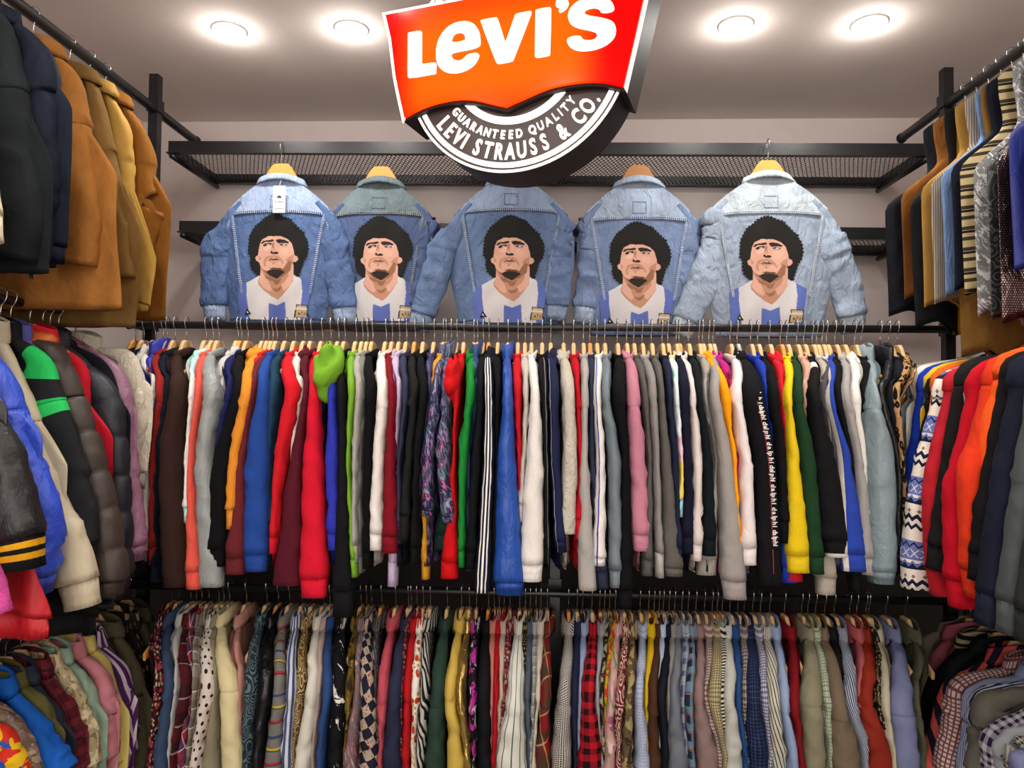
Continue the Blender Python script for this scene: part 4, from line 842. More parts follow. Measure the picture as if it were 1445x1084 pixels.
 ('forest sweatshirt', 'forest green sweatshirt', 'S', '1c3a22', 1110, (1123, 1139), (1132, 1156), (1148, 1170), 814, {}),
 ('peach top', 'peach coloured thin top', 'S', 'c79a86', 1124, (1134, 1146), (1150, 1154), (1155, 1160), 700, {'rec': .04}),
 ('black and white sweatshirt', 'black sweatshirt with white shoulder patch', 'S', ('bands', [(.045, '131315'), (.085, 'dedad6'), (9, '151517')]), 1134, (1146, 1162), (1154, 1186), (1171, 1209), 790, {}),
 ('sand sweatshirt', 'speckled sand coloured sweatshirt', 'S', 'a8a093', 1146, (1160, 1171), (1168, 1180), (1158, 1187), 843, {'rec': .04}),
 ('smoke sweatshirt', 'smoke grey sweatshirt with cream collar', 'S', '4b464b', 1152, (1160, 1174), (1176, 1186), (1180, 1195), 800, {'rec': .03, 'neckcol': 'c8c2ba'}),
 ('cobalt striped track top', 'cobalt and cream striped track top', 'S', ('lines', '2a43a0', [(-.022, .008, 'dbd3bc'), (-.032, .012, 'e4e0da')]), 1160, (1172, 1182), (1187, 1206), (1194, 1233), 810, {}),
 ('matt black sweatshirt', 'matt black narrow sweatshirt', 'S', '161616', 1166, (1180, 1194), (1197, 1209), (1208, 1222), 840, {'rec': .02}),
 ('feather grey sweatshirt', 'feather grey marl sweatshirt', 'S', '9a9793', 1178, (1192, 1206), (1208, 1223), (1222, 1243), 815, {'rec': .005}),
 ('chalk hoodie', 'chalk white hoodie', 'H', 'd9d5cf', 1190, (1204, 1220), (1213, 1228), (1221, 1234), 790, {'rec': .012, 'hr': (.018, .06, .035)}),
 ('coal sweatshirt', 'coal black sweatshirt', 'S', '131313', 1206, (1218, 1231), (1226, 1238), (1232, 1244), 800, {'rec': .03}),
 ('ice blue anorak', 'ice blue crinkled anorak with elastic cuff', 'J', '7f9096', 1215, (1228, 1243), (1226, 1266), (1236, 1270), 827, {'surf': 'nylon', 'a': .07, 'amp': .004}),
 ('raven jacket', 'raven black wind jacket', 'J', '16181a', 1242, (1241, 1256), (1263, 1275), (1266, 1280), 800, {'rec': .01, 'hm': 'B'}),
 ('dark slate jacket', 'dark slate jacket', 'S', '1c2028', 1254, (1255, 1265), (1272, 1279), (1275, 1284), 800, {'rec': .03}),
 ('leopard top', 'leopard print fleece top', 'T', ('leopard', 'b0895e', '17120f', '7a5230'), 1266, (1263, 1277), (1271, 1281), (1276, 1285), 790, {'rec': .02})]
for r in MID:
    if r[9].get('hm') == 'C': r[9]['hm'] = CLEAR
    elif r[9].get('hm') == 'B': r[9]['hm'] = PLAST
back_row(MID, RY, 1.82, (540, 650), 'middle rail', 'tops on the middle rail', 1000, WOOD, {})

# ------------------------------------------------------------ low rail: shirts; sleeve measured at y=949 and y=1064
LOW = [
 ('red floral shirt', 'dark red shirt with tiny flowers', ('flower', '3a1216', '9a3038', 'a89a88', 42), 241, (212, 226), (204, 216), {'rec': .02}),
 ('steel blue shirt', 'steel blue denim shirt', '33425e', 251, (224, 241), (211, 233), {}),
 ('pale grey shirt', 'pale grey smooth shirt', 'a9a7a2', 268, (240, 249), (233, 241), {'rec': .02}),
 ('dark red plaid shirt', 'dark red plaid shirt with white lines', ('plaid', '5a1219', '1f1316', '8a8480', .075), 276, (247, 265), (236, 248), {}),
 ('tartan shirt', 'red and blue tartan shirt', ('plaid', '8c2a34', '28324e', 'c8c4be', .045, .5), 284, (262, 268), (246, 263), {'rec': .02}),
 ('beige plaid shirt', 'beige and brown plaid shirt', ('plaid', '8f867a', '51453a', 'c8bfae', .05), 294, (266, 278), (262, 266), {'rec': .01}),
 ('polka dot blouse', 'white blouse with black polka dots', ('dots', 'c2b6ac', '1a1614', .024, .0052), 308, (277, 299), (264, 281), {}),
 ('khaki shirt', 'dull khaki cotton shirt', '7d7660', 315, (298, 303), (280, 306), {'rec': .02}),
 ('cream shirt', 'wide plain cream cotton shirt', 'c6b98e', 323, (302, 333), (305, 339), {'fl': 1, 'amp': .004}),
 ('dusty pink blouse', 'dusty pink blouse', 'a27468', 347, (331, 341), (335, 340), {'rec': .02}),
 ('teal paisley shirt', 'dark teal paisley shirt', ('paisley', '1c2a30', '56666a', 34), 376, (339, 359), (337, 353), {}),
 ('black satin shirt', 'glossy black satin shirt', '0f0f12', 392, (358, 382), (350, 370), {'surf': 'satin'}),
 ('banded flannel', 'grey flannel with red blue yellow bands', ('cross', '6a6862', [(.11, .07, .1, '2c3c84'), (.11, .07, .45, 'a81c30'), (.11, .07, .8, 'b39a2e'), (.037, .1, .3, '3c3d40')]), 408, (381, 400), (369, 397), {}),
 ('blue striped shirt', 'white and blue wide striped shirt', ('stripe', '3b4a6e', 'b9bcc6', .022, .5), 426, (399, 415), (393, 411), {}),
 ('brown paisley blouse', 'brown and gold paisley blouse', ('paisley', '5b3a22', 'a89a6a', 40), 440, (414, 428), (409, 416), {'rec': .01}),
 ('white shirt', 'plain white cotton shirt', 'c4c0b4', 456, (428, 446), (412, 437), {}),
 ('blush blouse', 'faded blush blouse', 'a28e88', 465, (444, 453), (436, 444), {'rec': .02}),
 ('mid blue shirt', 'mid blue cotton shirt', '27406c', 473, (451, 466), (443, 456), {}),
 ('scribbled shirt', 'black shirt with white scribble print', ('splash', '0e0e10', '0e0e10', '0e0e10', 'cfccc6', 26), 486, (465, 487), (458, 482), {}),
 ('ochre shirt', 'ochre and black leaf shirt', ('camo', '5e4a18', '2c2414', '7d6424', 26), 509, (485, 497), (482, 490), {'rec': .01}),
 ('smudged pink blouse', 'smudged pink and grey floral blouse', ('splash', '6d5c60', '8a4a50', '7c8690', 'b0a6a2', 40), 517, (497, 507), (482, 502), {}),
 ('patchwork shirt', 'navy patchwork shirt with beige and red squares', ('patch', '1a1b2a', 'a09480', '8c2c38', .052), 524, (505, 527), (501, 534), {}),
 ('charcoal print blouse', 'charcoal mottled print blouse', ('splash', '2c2a2c', '5e5c5c', '3c3838', '868078', 50), 538, (526, 531), (531, 537), {'rec': .02}),
 ('salmon blouse', 'salmon pink blouse', 'a64450', 558, (530, 546), (533, 539), {}),
 ('navy blouse', 'soft navy crinkled blouse', '23273c', 576, (545, 565), (537, 566), {'amp': .005}),
 ('maroon print blouse', 'maroon blouse with gold print', ('flower', '3c1018', '7c2430', '8a6a3c', 40), 580, (562, 570), (563, 568), {'rec': .02}),
 ('red blouse', 'clear red blouse', '9e1218', 588, (567, 581), (565, 578), {}),
 ('orange blossom blouse', 'white blouse with orange and red blossoms', ('flower', 'cfcac0', 'a8361c', 'b8862a', 34), 597, (579, 591), (578, 585), {}),
 ('zebra blouse', 'black and white zebra blouse', ('zebra', '16161a', 'aaa69e'), 607, (590, 604), (583, 599), {}),
 ('bottle green shirt', 'bottle green crinkled shirt', '25382f', 631, (605, 627), (598, 626), {'amp': .005}),
 ('yellow shirt', 'pale yellow shirt with rounded shoulder', 'b89c48', 651, (625, 643), (628, 653), {'amp': .0045}),
 ('gold foil blouse', 'gold foil blouse', 'b49a5a', 662, (642, 657), (652, 665), {'surf': 'lame'}),
 ('magenta print shirt', 'black shirt with magenta blocks', ('camo', '141214', '9a2a80', 'a8a4ac', 14), 672, (660, 673), (664, 671), {}),
 ('long black shirt', 'plain black viscose shirt', '121215', 689, (672, 693), (670, 696), {}),
 ('coral shirt', 'coral pink shirt', 'b0685a', 697, (691, 697), (690, 697), {'rec': .02}),
 ('dark red shirt', 'deep red silky shirt', '96101e', 704, (695, 704), (694, 700), {}),
 ('ecru blouse', 'ecru lace blouse', 'a89a86', 711, (703, 709), (698, 703), {'rec': .02}),
 ('wine floral blouse', 'wine red floral blouse', ('flower', '5a1420', '8e3a44', 'b09a90', 50), 719, (708, 716), (700, 706), {'rec': .03}),
 ('green pinstripe shirt', 'white shirt with wide green pinstripes', ('stripe', 'c6c4ba', '3c5c54', .021, .14), 733, (715, 740), (698, 744), {'a': .06}),
 ('black gold blouse', 'black blouse with gold dots', ('dots', '15140f', '8a7a50', .012, .003), 741, (737, 741), (743, 746), {'rec': .03}),
 ('slate shirt', 'slate grey denim shirt', '434a54', 748, (739, 750), (744, 749), {'rec': .01}),
 ('washed plaid shirt', 'washed grey plaid shirt', ('plaid', '8c8c8a', '5d6066', 'b8b4ac', .03), 756, (749, 758), (747, 753), {'rec': .01}),
 ('beige blouse', 'light beige blouse', 'b4aa98', 763, (756, 763), (751, 756), {'rec': .01}),
 ('scarlet tartan shirt', 'scarlet and green tartan shirt', ('plaid', '74121a', '2a3426', 'a08a5a', .07, .35), 772, (762, 778), (755, 777), {}),
 ('houndstooth shirt', 'black and white houndstooth shirt', ('hound', 'b9b4ac', '1a181a', .009), 802, (788, 807), (779, 808), {}),
 ('dark navy shirt', 'dark navy cotton shirt', '1a1d34', 814, (805, 818), (808, 816), {}),
 ('powder blue shirt', 'powder blue shirt', '7c8ca8', 822, (816, 822), (814, 819), {'rec': .02}),
 ('buffalo check shirt', 'red and black buffalo check shirt', ('gingham', '16090c', 'a31220', .034), 835, (820, 842), (815, 851), {}),
 ('silver shirt', 'silver grey shirt', '83868e', 846, (841, 846), (848, 852), {'rec': .02}),
 ('jungle print shirt', 'black and beige jungle print shirt', ('camo', '1c1916', '8a8068', '4a4434', 24), 853, (845, 854), (850, 856), {'rec': .015}),
 ('tropical shirt', 'yellow and red tropical shirt', ('camo', 'a88c1a', 'a82a1c', '24522c', 26), 860, (852, 860), (853, 858), {'rec': .015}),
 ('satin floral shirt', 'pink satin shirt with green leaves', ('splash', 'b08a84', 'c0a49c', '5e7a4c', '8c4a6c', 22), 868, (856, 870), (852, 870), {'surf': 'satin'}),
 ('red paisley shirt', 'red and cream paisley shirt', ('paisley', '6c1420', 'b0a090', 30), 880, (869, 883), (867, 878), {}),
 ('desert camouflage shirt', 'brown desert camouflage shirt', ('camo', '564630', '8f7f58', '32281e', 18), 889, (882, 897), (876, 896), {}),
 ('dotted pale blue shirt', 'pale blue shirt with fine dots', ('dots', '9aa2b6', '3a4a8c', .008, .0013), 903, (897, 911), (897, 918), {}),
 ('bright yellow shirt', 'bright yellow shirt', 'bf9c12', 915, (910, 917), (912, 917), {'rec': .02}),
 ('chocolate shirt', 'chocolate brown shirt', '42291a', 923, (916, 930), (914, 935), {}),
 ('sky striped shirt', 'sky blue fine striped shirt', ('stripe', '7f97b8', 'b8c0cc', .008, .5), 930, (928, 933), (931, 935), {'rec': .03}),
 ('ink shirt', 'ink black shirt', '141722', 936, (929, 945), (933, 946), {}),
 ('grey knit polo', 'grey knitted polo', '77746f', 944, (941, 948), (943, 948), {'rec': .02}),
 ('pewter shirt', 'pewter grey long sleeved shirt', '62666e', 952, (946, 962), (944, 974), {}),
 ('faded blue plaid shirt', 'faded blue plaid shirt', ('plaid', '3c4c74', '8f959c', 'a8a488', .04), 962, (961, 969), (966, 972), {'rec': .01}),
 ('navy tartan shirt', 'navy tartan shirt with red and white lines', ('plaid', '1a2434', '6b8494', 'a05048', .045), 971, (967, 982), (970, 984), {}),
 ('mauve shirt', 'mauve taupe brushed shirt', '7c6664', 982, (981, 997), (984, 1016), {}),
 ('maroon gingham shirt', 'maroon and white mini gingham shirt', ('gingham', '5c1a24', 'b0a69e', .009), 994, (995, 1003), (1011, 1021), {'rec': .01}),
 ('olive gingham shirt', 'olive and cream mini gingham shirt', ('gingham', '5c5230', 'a69c7c', .0075), 1005, (1002, 1022), (1018, 1028), {}),
 ('zebra striped shirt', 'black and cream striped shirt', ('hstripe', '1a1a1c', 'b8b4a8', .009, .5), 1012, (1014, 1026), (1026, 1030), {'rec': .015}),
 ('bone shirt', 'bone white plain shirt', 'a8a8a0', 1019, (1024, 1042), (1024, 1052), {}),
 ('french blue shirt', 'french blue shirt', '20406e', 1030, (1040, 1050), (1050, 1056), {}),
 ('micro plaid shirt', 'brown and white micro plaid shirt', ('gingham', '352a30', '9a9088', .011), 1041, (1048, 1057), (1052, 1058), {'rec': .02}),
 ('navy micro check shirt', 'navy micro check shirt', ('grid', '14182c', '30406a', .0095, .14), 1050, (1056, 1078), (1055, 1089), {}),
 ('blue lattice shirt', 'blue and white lattice check shirt', ('gingham', '2c3466', 'b2b0b4', .0085), 1062, (1076, 1088), (1085, 1092), {'rec': .01}),
 ('dark pinstripe shirt', 'cream shirt with slanted dark stripes', ('stripe', 'b4b0a0', '23242c', .0115, .3, .3), 1073, (1087, 1106), (1089, 1113), {}),
 ('light blue shirt', 'light blue oxford shirt', '8292b0', 1086, (1104, 1118), (1113, 1130), {}),
 ('garnet shirt', 'garnet red jersey shirt', '6c0e16', 1107, (1117, 1133), (1126, 1138), {}),
 ('khaki cotton shirt', 'khaki cotton shirt with shoulder seam', '79745e', 1131, (1134, 1166), (1138, 1170), {'a': .055}),
 ('mint grid shirt', 'pale mint shirt with fine grid', ('grid', '9aa28c', '55604e', .0095, .16), 1140, (1164, 1177), (1169, 1178), {'rec': .01}),
 ('taupe shirt', 'taupe cotton shirt with bent sleeve', '665848', 1151, (1176, 1199), (1176, 1218), {'a': .055}),
 ('onyx shirt', 'onyx black shirt', '121214', 1164, (1183, 1193), (1200, 1210), {'rec': .03}),
 ('navy striped shirt', 'navy and white fine striped shirt', ('stripe', '27304e', '9fa4ae', .0065, .5, .25), 1177, (1197, 1217), (1216, 1230), {}),
 ('rose shirt', 'rose pink woven shirt', '9a4a4e', 1199, (1212, 1220), (1226, 1232), {'rec': .02}),
 ('rust shirt', 'rust red crinkled shirt', '7c2416', 1209, (1217, 1240), (1228, 1264), {'amp': .005}),
 ('black brocade shirt', 'black shirt with gold brocade', ('flower', '13110e', '5c5030', '8c8068', 50), 1222, (1239, 1249), (1255, 1262), {'rec': .015}),
 ('ivory shirt', 'ivory cotton shirt', 'a8a088', 1226, (1248, 1262), (1258, 1268), {}),
 ('lavender shirt', 'lavender blue shirt', '6f7496', 1250, (1261, 1295), (1264, 1302), {'a': .06}),
 ('sage shirt', 'sage green shirt', '50503f', 1278, (1292, 1304), (1300, 1314), {'rec': .03})]
rows = []
for (sh, de, sp_, xn, a, b, o) in LOW:
    dl, dr = (b[0]-a[0])*.6, (b[1]-a[1])*.6; c = (b[0]+dl*.4, b[1]+dr*.4)
    if sh == 'taupe shirt': c = (1182, 1212)
    rows.append((sh, de, 'B', sp_, xn, a, b, c, 1150, {'L': .70, **o}))
back_row(rows, RY, .96, (949, 1064), 'low rail', 'shirts on the low rail', 2000, WOOD, {'tb': .011})

# ------------------------------------------------------------ side racks: outer sleeve edge followed at the depth where each piece hangs
LEFTMID = [
 ('cream quilted jacket', 'cream textured jacket', 'C', 'cdc5b2', 2.06, [(192, 500), (206, 565), (209, 600), (196, 655), (190, 700)], 690, {'surf': 'fleece'}),
 ('mauve nylon jacket', 'mauve nylon jacket', 'J', '8a6076', 1.985, [(168, 480), (187, 560), (193, 640), (204, 740), (206, 790)], 805, {'a': .06, 'b': .034, 'neck': 'hood', 'hr': (.03, .07, .05)}),
 ('navy cardigan', 'dark navy cardigan', 'S', '171a22', 1.95, [(150, 470), (168, 560), (176, 640), (180, 700), (182, 780)], 800, {}),
 ('navy puffer jacket', 'navy quilted puffer jacket', 'P', '171c28', 1.92, [(132, 480), (163, 545), (176, 600), (181, 650), (186, 760), (184, 830)], 860, {'a': .07, 'b': .034, 'tb': .03, 'hs': .215}),
 ('red jacket', 'plain red jacket', 'C', 'b01626', 1.87, [(110, 460), (121, 515), (126, 565), (116, 650), (110, 760)], 800, {'surf': 'smooth'}),
 ('brown puffer jacket', 'brown puffer jacket with orange lining', 'P', '352b24', 1.80, [(88, 490), (118, 560), (145, 640), (165, 720), (177, 790), (174, 840)], 830, {'a': .075, 'b': .042, 'tb': .032, 'hs': .215, 'neck': 'hood', 'neckcol': 'b4541c', 'hr': (.045, .10, .05), 'hy': -.045}),
 ('purple jacket', 'thin purple blue jacket', 'C', '54569a', 1.765, [(58, 500), (72, 580), (92, 640), (124, 710), (139, 775)], 780, {}),
 ('black and green jacket', 'black jacket with green printed shoulder', 'C', ('bands', [(.055, '1b1c1e'), (.135, '24b055'), (.19, '1b1c1e'), (.235, '24b055'), (9, '1b1c1e')]), 1.73, [(60, 480), (90, 560), (112, 620), (128, 680), (138, 730), (134, 800)], 896, {'surf': 'smooth', 'neckcol': '1a1b1d', 'body': '18191b', 'wh': .30, 'a': .06}),
 ('cream bomber jacket', 'cream cotton bomber with elastic cuff', 'C', 'b2a78e', 1.69, [(18, 500), (48, 570), (72, 640), (98, 710), (128, 780), (142, 852)], 820, {'a': .06, 'b': .036, 'cuff': .05}),
 ('blue nylon jacket', 'bright blue padded nylon jacket', 'J', '2a48b8', 1.60, [(10, 520), (33, 570), (55, 640), (86, 720), (80, 780), (72, 838)], 840, {'a': .065, 'b': .042, 'tb': .025, 'amp': .006}),
 ('red velour jacket', 'red velour jacket with ribbed hem', 'C', 'b0101c', 1.54, [(-35, 540), (-8, 620), (14, 690), (30, 760), (36, 800)], 900, {'surf': 'velvet', 'tb': .03, 'wb': .25, 'wh': .315, 'hem': .07}),
 ('black leather jacket', 'black leather jacket with yellow striped cuffs', 'L', '1a1a1b', 1.49, [(-10, 560), (22, 620), (42, 680), (57, 740), (62, 800)], 800, {'a': .07, 'b': .045, 'tb': .02, 'cuff': .055, 'cuffspec': ('bands', [(.008, '141414'), (.020, 'c08a18'), (.030, '141414'), (.043, 'c08a18'), (9, '141414')])}),
 ('pink fleece', 'hot pink fleece with rounded sleeve end', 'T', 'c04a8c', 1.44, [(-90, 620), (-50, 720), (-4, 790), (16, 862)], 800, {'surf': 'fleece', 'cuff': 0})]
side_rack(LEFTMID, -1, PX, 1.82, 'side rail', 'jackets on the side rail', 3000, WOOD, {'wb': .235, 'fold': .008, 'ax': .03})
LEFTUP = [
 ('rust suede jacket', 'rust brown suede jacket', 'U', '80521f', 2.17, [(200, 175), (217, 215), (222, 270), (238, 285), (218, 360), (204, 430)], 452, {'a': .058, 'b': .04}),
 ('yellow jacket', 'yellow cotton jacket', 'C', 'a8843e', 2.09, [(170, 155), (185, 190), (189, 260), (191, 330), (183, 400), (172, 456)], 440, {'a': .04, 'b': .028, 'surf': 'smooth', 'neck': 'shirt', 'cuff': .03}),
 ('khaki suede jacket', 'khaki brown suede jacket', 'U', '70542c', 2.00, [(130, 120), (150, 160), (163, 220), (175, 280), (186, 330), (192, 392)], 462, {'a': .05, 'b': .036}),
 ('tan suede jacket', 'long tan suede jacket with hip seam', 'U', '8e5c2a', 1.85, [(85, 70), (113, 110), (126, 170), (138, 240), (146, 310), (138, 378)], 438, {'a': .065, 'b': .042, 'wb': .24, 'wh': .262}),
 ('navy wool jacket', 'navy blue jacket', 'C', '151b29', 1.69, [(45, 45), (80, 90), (85, 170), (86, 250), (80, 330), (76, 376)], 372, {'a': .06, 'b': .035, 'surf': 'smooth', 'neck': 'shirt', 'cuff': 0}),
 ('black zip jacket', 'black leather jacket with zipped cuff', 'L', '1e2224', 1.63, [(12, 30), (30, 90), (44, 170), (55, 250), (63, 300), (52, 372)], 385, {'a': .06, 'b': .04, 'zip': 1, 'surf': 'suede'}),
 ('ivory jacket', 'ivory jacket at the near rail end', 'C', 'c8c0a4', 1.46, [(-80, 60), (-40, 150), (-8, 240), (4, 340)], 380, {'a': .05, 'hs': .17, 'wb': .2})]
side_rack(LEFTUP, -1, PX, 2.59, 'ceiling rail', 'jackets on the ceiling rail', 3300, WOODO, {'wb': .22, 'fold': .009, 'ax': .035, 'tb': .018})
RIGHTMID = [
 ('mustard knit', 'mustard knitted scarf jumper', 'T', 'c08a18', 2.29, [(1281, 520), (1284, 560), (1286, 620), (1288, 700)], 780, {'a': .035}),
 ('light grey sweatshirt', 'light blue-grey sweatshirt', 'S', '8b979a', 2.25, [(1280, 520), (1281, 560), (1286, 620), (1288, 700)], 780, {'a': .045}),
 ('white jumper', 'white jumper', 'S', 'd4d0c8', 2.21, [(1290, 520), (1289, 570), (1291, 620), (1292, 700)], 780, {'a': .045}),
 ('royal blue sweatshirt', 'royal blue sweatshirt with navy yoke', 'S', '16339c', 2.16, [(1305, 520), (1292, 570), (1281, 640), (1275, 700), (1274, 760)], 790, {'a': .045, 'neckcol': '1a1f34'}),
 ('slim yellow sweatshirt', 'slim yellow sweatshirt', 'S', 'd8b42a', 2.13, [(1312, 520), (1306, 560), (1303, 620), (1303, 700)], 780, {'a': .045}),
 ('dull black sweatshirt', 'dull black sweatshirt', 'S', '18181a', 2.10, [(1316, 530), (1305, 570), (1295, 640), (1288, 720), (1284, 770)], 800, {'a': .045}),
 ('orange sweatshirt', 'orange sweatshirt', 'S', 'd2621e', 2.07, [(1325, 520), (1314, 560), (1310, 620), (1310, 700)], 780, {'a': .045}),
 ('nordic jumper', 'blue and white nordic patterned jumper', 'T', ('fair',), 2.04, [(1330, 525), (1316, 565), (1295, 637), (1281, 700), (1273, 770), (1272, 829)], 830, {'a': .055, 'b': .036, 'cuff': 0, 'surf': 'knit'}),
 ('watermelon hoodie', 'watermelon pink hoodie', 'H', 'b8222e', 1.97, [(1345, 520), (1330, 570), (1312, 640), (1302, 690), (1304, 760), (1312, 840)], 850, {'a': .055, 'b': .034}),
 ('faded black sweatshirt', 'faded black sweatshirt with ribbed cuff', 'S', '211f1f', 1.91, [(1362, 510), (1345, 560), (1330, 640), (1318, 720), (1306, 802)], 810, {'a': .05, 'b': .032}),
 ('pebble hoodie', 'pebble grey hoodie', 'H', '9a9894', 1.88, [(1378, 500), (1370, 540), (1364, 600), (1360, 700)], 780, {'a': .05}),
 ('signal red sweatshirt', 'signal red sweatshirt', 'S', 'b80f24', 1.83, [(1385, 510), (1362, 570), (1346, 640), (1330, 700), (1334, 780), (1338, 856)], 850, {'a': .055, 'b': .034}),
 ('vermilion sweatshirt', 'vermilion orange sweatshirt', 'S', 'cc3418', 1.765, [(1405, 500), (1384, 560), (1368, 620), (1352, 655), (1353, 740), (1360, 842)], 830, {'a': .06, 'b': .036}),
 ('neon orange hoodie', 'neon orange hoodie', 'H', 'e2541c', 1.74, [(1420, 495), (1400, 545), (1385, 600), (1380, 700), (1380, 800)], 820, {'a': .05, 'b': .03, 'hr': (.03, .09, .05)}),
 ('black marl hoodie', 'black hoodie', 'S', '151416', 1.71, [(1430, 500), (1408, 560), (1392, 640), (1377, 720), (1366, 818)], 830, {'a': .05, 'b': .034}),
 ('navy hoodie', 'navy blue long sweatshirt', 'S', '1b1f30', 1.66, [(1440, 500), (1424, 570), (1408, 640), (1392, 740), (1375, 880)], 880, {'a': .06, 'b': .04}),
 ('steel grey sweatshirt', 'steel grey sweatshirt', 'S', '45494b', 1.60, [(1468, 520), (1445, 600), (1432, 670), (1416, 780), (1406, 892)], 890, {'a': .055, 'b': .036}),
 ('white edged sweatshirt', 'black sweatshirt with white seam edge', 'S', ('lines', '26282a', [(-.03, .008, 'd0ccc4')]), 1.54, [(1500, 560), (1474, 640), (1456, 720), (1440, 820), (1433, 905)], 900, {'a': .05, 'b': .036})]
side_rack(RIGHTMID, 1, PX, 1.82, 'opposite side rail', 'sweatshirts on the opposite side rail', 3600, WOOD, {'wb': .265, 'fold': .007, 'ax': .028})
RIGHTUP = [
 ('long black waistcoat', 'long black waistcoat with pointed hem', 'V', '14161c', 2.35, 425, {'wb': .255}),
 ('brown suede waistcoat', 'brown suede waistcoat', 'V', '7a4c22', 2.29, 400, {'surf': 'suede'}),
 ('black embroidered waistcoat', 'black waistcoat with gold embroidery', 'V', ('lines', '131417', [(.10, .006, 'a8861e'), (-.10, .006, 'a8861e')]), 2.23, 440, {}),
 ('ochre waistcoat', 'ochre tan waistcoat', 'V', 'a07a3c', 2.17, 410, {}),
 ('herringbone waistcoat', 'beige striped waistcoat', 'V', ('stripe', 'a89c8a', '6b6258', .006, .4), 2.12, 405, {}),
 ('denim waistcoat', 'light blue denim waistcoat', 'V', '6c88b4', 2.07, 395, {'surf': 'denim'}),
 ('camel coat', 'long camel brown sleeveless coat, hanging lowest', 'V', '7c5a2a', 2.045, 480, {'surf': 'suede', 'wb': .20, 'tb': .03, 'name': 'sleeveless_coat', 'cat': 'coat'}),
 ('navy waistcoat', 'plain navy waistcoat', 'V', '191d2c', 2.02, 385, {}),
 ('cream plaid waistcoat', 'cream and brown horizontally striped waistcoat', 'V', ('cross', 'b8a67c', [(.028, .35, 0, '3c3428'), (.056, .12, .3, '1d1b22')]), 1.97, 392, {}),
 ('silver velvet waistcoat', 'crushed silver velvet waistcoat', 'V', ('splash', '6c6c6c', 'bdbdbd', '8c8c8c', 'd8d8d8', 60), 1.91, 420, {'surf': 'velvet'}),
 ('brocade waistcoat', 'dark brocade waistcoat', 'V', ('paisley', '26282a', '4e5252', 26), 1.86, 425, {'surf': 'satin'}),
 ('sequin waistcoat', 'brown sequin waistcoat', 'V', ('dots', '3a2c2a', '8a7470', .006, .0018), 1.82, 430, {'surf': 'lame'}),
 ('blue velvet waistcoat', 'royal blue velvet waistcoat with black edge', 'V', '16206e', 1.77, 355, {'surf': 'velvet', 'neckcol': '101012'}),
 ('dotted waistcoat', 'grey waistcoat with pin dots', 'V', ('dots', '3c4444', 'b0b4b0', .010, .0013), 1.71, 315, {}),
 ('peach print waistcoat', 'peach patterned waistcoat', 'V', ('flower', 'a87c54', 'c8a888', '6c4434', 40), 1.66, 300, {})]
rows = []
for i, (sh, de, ty, sp_, Y, yh, o) in enumerate(RIGHTUP):
    X = 762+1.13*FPX/Y; rows.append((sh, de, ty, sp_, Y, [(X, 200), (X, 300)], yh, {'cuff': 0, 'hs': .135, 'drop': .038, 'neckz': -.09, 'hem': 0, 'hemcurve': -.05, **o}))
side_rack(rows, 1, PX, 2.59, 'far ceiling rail', 'waistcoats on the far ceiling rail', 3900, WOODO, {'wb': .235, 'fold': .007, 'ax': .03, 'tb': .018})
LEFTLOW = [
 ('olive grey shirt', 'olive grey shirt at the corner', 'B', '3e3a2c', 2.2, [(215, 900), (228, 930), (226, 980), (224, 1060)], {}),
 ('black floral blouse', 'black blouse with cream flowers', 'B', ('flower', '1c1a18', '8a7c5c', '5a3c30', 34), 2.12, [(190, 900), (207, 930), (210, 990), (212, 1060)], {}),
 ('olive shirt', 'plain olive shirt', 'B', '4e4836', 2.03, [(172, 900), (196, 940), (206, 990), (211, 1040), (211, 1080)], {'b': .036}),
 ('purple striped shirt', 'purple pink and white striped shirt', 'B', ('stripe', '4a1f52', 'b9aebc', .028, .45, .25), 1.95, [(158, 900), (176, 940), (186, 985), (193, 1060)], {'b': .034}),
 ('butter yellow blouse', 'butter yellow blouse', 'B', 'c4b468', 1.905, [(150, 930), (164, 970), (170, 1010), (174, 1075)], {}),
 ('pink ruffle blouse', 'pink blouse with puffed sleeve', 'B', 'c07a84', 1.86, [(128, 920), (152, 950), (163, 990), (167, 1040), (166, 1066)], {'b': .036, 'amp': .005}),
 ('mint blouse', 'mint green blouse', 'B', '8ea894', 1.81, [(108, 920), (128, 960), (140, 1010), (152, 1070)], {}),
 ('cream print blouse', 'cream blouse with leaf print', 'B', ('camo', 'a89c7c', 'c4b894', '8a6a4a', 24), 1.77, [(96, 945), (118, 985), (132, 1020), (142, 1075)], {'b': .032}),
 ('burgundy plaid shirt', 'burgundy plaid shirt', 'B', ('plaid', '4a141e', '6e2430', '2a1a1c', .04), 1.73, [(80, 950), (100, 990), (116, 1030), (126, 1080)], {}),
 ('grey navy blouse', 'grey navy blouse', 'B', '262c3a', 1.68, [(62, 960), (82, 1000), (92, 1040), (98, 1080)], {}),
 ('moss blouse', 'moss green blouse', 'B', '4e4c28', 1.645, [(48, 960), (68, 990), (78, 1040), (82, 1080)], {}),
 ('azure shirt', 'azure blue shirt', 'B', '1553a8', 1.61, [(30, 985), (55, 1010), (80, 1050), (104, 1080)], {'b': .04}),
 ('brown satin blouse', 'brown floral satin blouse with coral collar', 'B', ('splash', '6a5444', '8c7460', '4c4438', 'a08c74', 30), 1.55, [(10, 1000), (35, 1030), (50, 1060), (60, 1090)], {'surf': 'satin', 'neckcol': 'b45a54'}),
 ('bold tropical blouse', 'yellow red and blue bold print blouse', 'B', ('camo', 'c8a018', 'b82a1c', '2c4c9c', 14), 1.50, [(-20, 1000), (10, 1030), (28, 1060), (42, 1095)], {})]
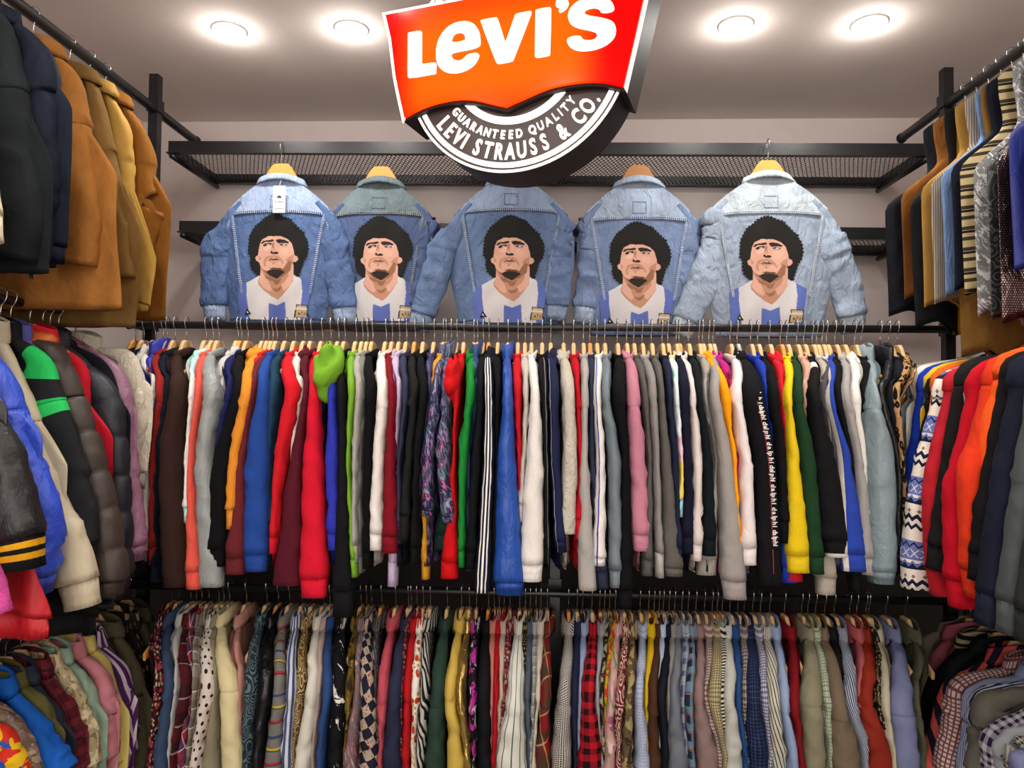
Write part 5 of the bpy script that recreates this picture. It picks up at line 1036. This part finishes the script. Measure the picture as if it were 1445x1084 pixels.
side_rack([(a, b, c, d, min(e*1.082, 2.36), f, 1150, {'a': .042, **g}) for a, b, c, d, e, f, g in LEFTLOW], -1, PX, .96, 'low side rail', 'blouses on the low side rail', 4200, WOOD, {'wb': .19, 'hs': .14, 'fold': .008, 'ax': .03})
RIGHTLOW = [
 ('stone beige shirt', 'stone beige shirt in the corner', 'B', '5c5448', 2.26, [(1300, 900), (1288, 940), (1290, 1000), (1292, 1060)], {}),
 ('mauve dark shirt', 'dark mauve shirt', 'B', '3a2a30', 2.21, [(1310, 910), (1297, 950), (1297, 1000), (1299, 1060)], {}),
 ('dim pink shirt', 'dim pink shirt', 'B', '8a4550', 2.17, [(1318, 920), (1302, 950), (1300, 1000), (1300, 1060)], {}),
 ('ribbed collar jacket', 'black jacket with cream striped collar', 'B', '121214', 2.10, [(1328, 910), (1312, 960), (1306, 1000), (1300, 1080)], {'neckcol': ('hstripe', '15140f', '9a9070', .012, .5), 'b': .034}),
 ('inky shirt', 'inky black cotton shirt', 'B', '16171b', 2.04, [(1345, 930), (1328, 970), (1318, 1010), (1310, 1080)], {'b': .034}),
 ('coral striped shirt', 'coral and navy diagonal striped shirt', 'B', ('stripe', 'b84a44', '17182e', .05, .5, .7), 1.97, [(1340, 960), (1325, 990), (1312, 1030), (1296, 1084)], {'b': .034}),
 ('red check shirt', 'white shirt with brown-red small check', 'B', ('grid', 'b0a4a0', '6a3a3c', .012, .34), 1.90, [(1360, 925), (1344, 960), (1332, 1010), (1318, 1084)], {'b': .036}),
 ('blue pencil stripe shirt', 'blue pencil striped shirt', 'B', ('stripe', '5c6a94', '9aa2b8', .006, .5), 1.845, [(1385, 940), (1366, 970), (1358, 1020), (1350, 1084)], {}),
 ('navy ribbon stripe shirt', 'white shirt with navy ribbon stripes', 'B', ('stripe', 'a8aab4', '20284a', .013, .5), 1.81, [(1400, 935), (1376, 975), (1368, 1020), (1364, 1084)], {}),
 ('grey wool shirt', 'plain warm grey shirt', 'B', '57544c', 1.77, [(1405, 940), (1384, 980), (1374, 1030), (1362, 1084)], {'b': .036}),
 ('purple gingham shirt', 'purple and white gingham shirt', 'B', ('gingham', '231a3c', 'b0acb4', .018), 1.71, [(1425, 950), (1406, 985), (1396, 1030), (1386, 1084)], {'b': .034}),
 ('ash shirt', 'ash grey shirt', 'B', '8e949a', 1.65, [(1435, 970), (1420, 1005), (1412, 1040), (1404, 1084)], {}),
 ('small gingham shirt', 'black and cream small gingham shirt', 'B', ('gingham', '1a1a1c', 'a8a69a', .011), 1.61, [(1455, 975), (1436, 1015), (1426, 1050), (1418, 1084)], {}),
 ('violet grey shirt', 'violet grey shirt', 'B', '686c8c', 1.56, [(1475, 985), (1452, 1020), (1438, 1060), (1430, 1084)], {})]
side_rack([(a, b, c, d, min(e*1.082, 2.38), f, 1150, {'a': .042, **g}) for a, b, c, d, e, f, g in RIGHTLOW], 1, PX, .96, 'opposite low side rail', 'shirts on the opposite low side rail', 4500, WOOD, {'wb': .19, 'hs': .14, 'fold': .008, 'ax': .03})
for o in (_bar, _hook, _bar2, _hook2): D.objects.remove(o)
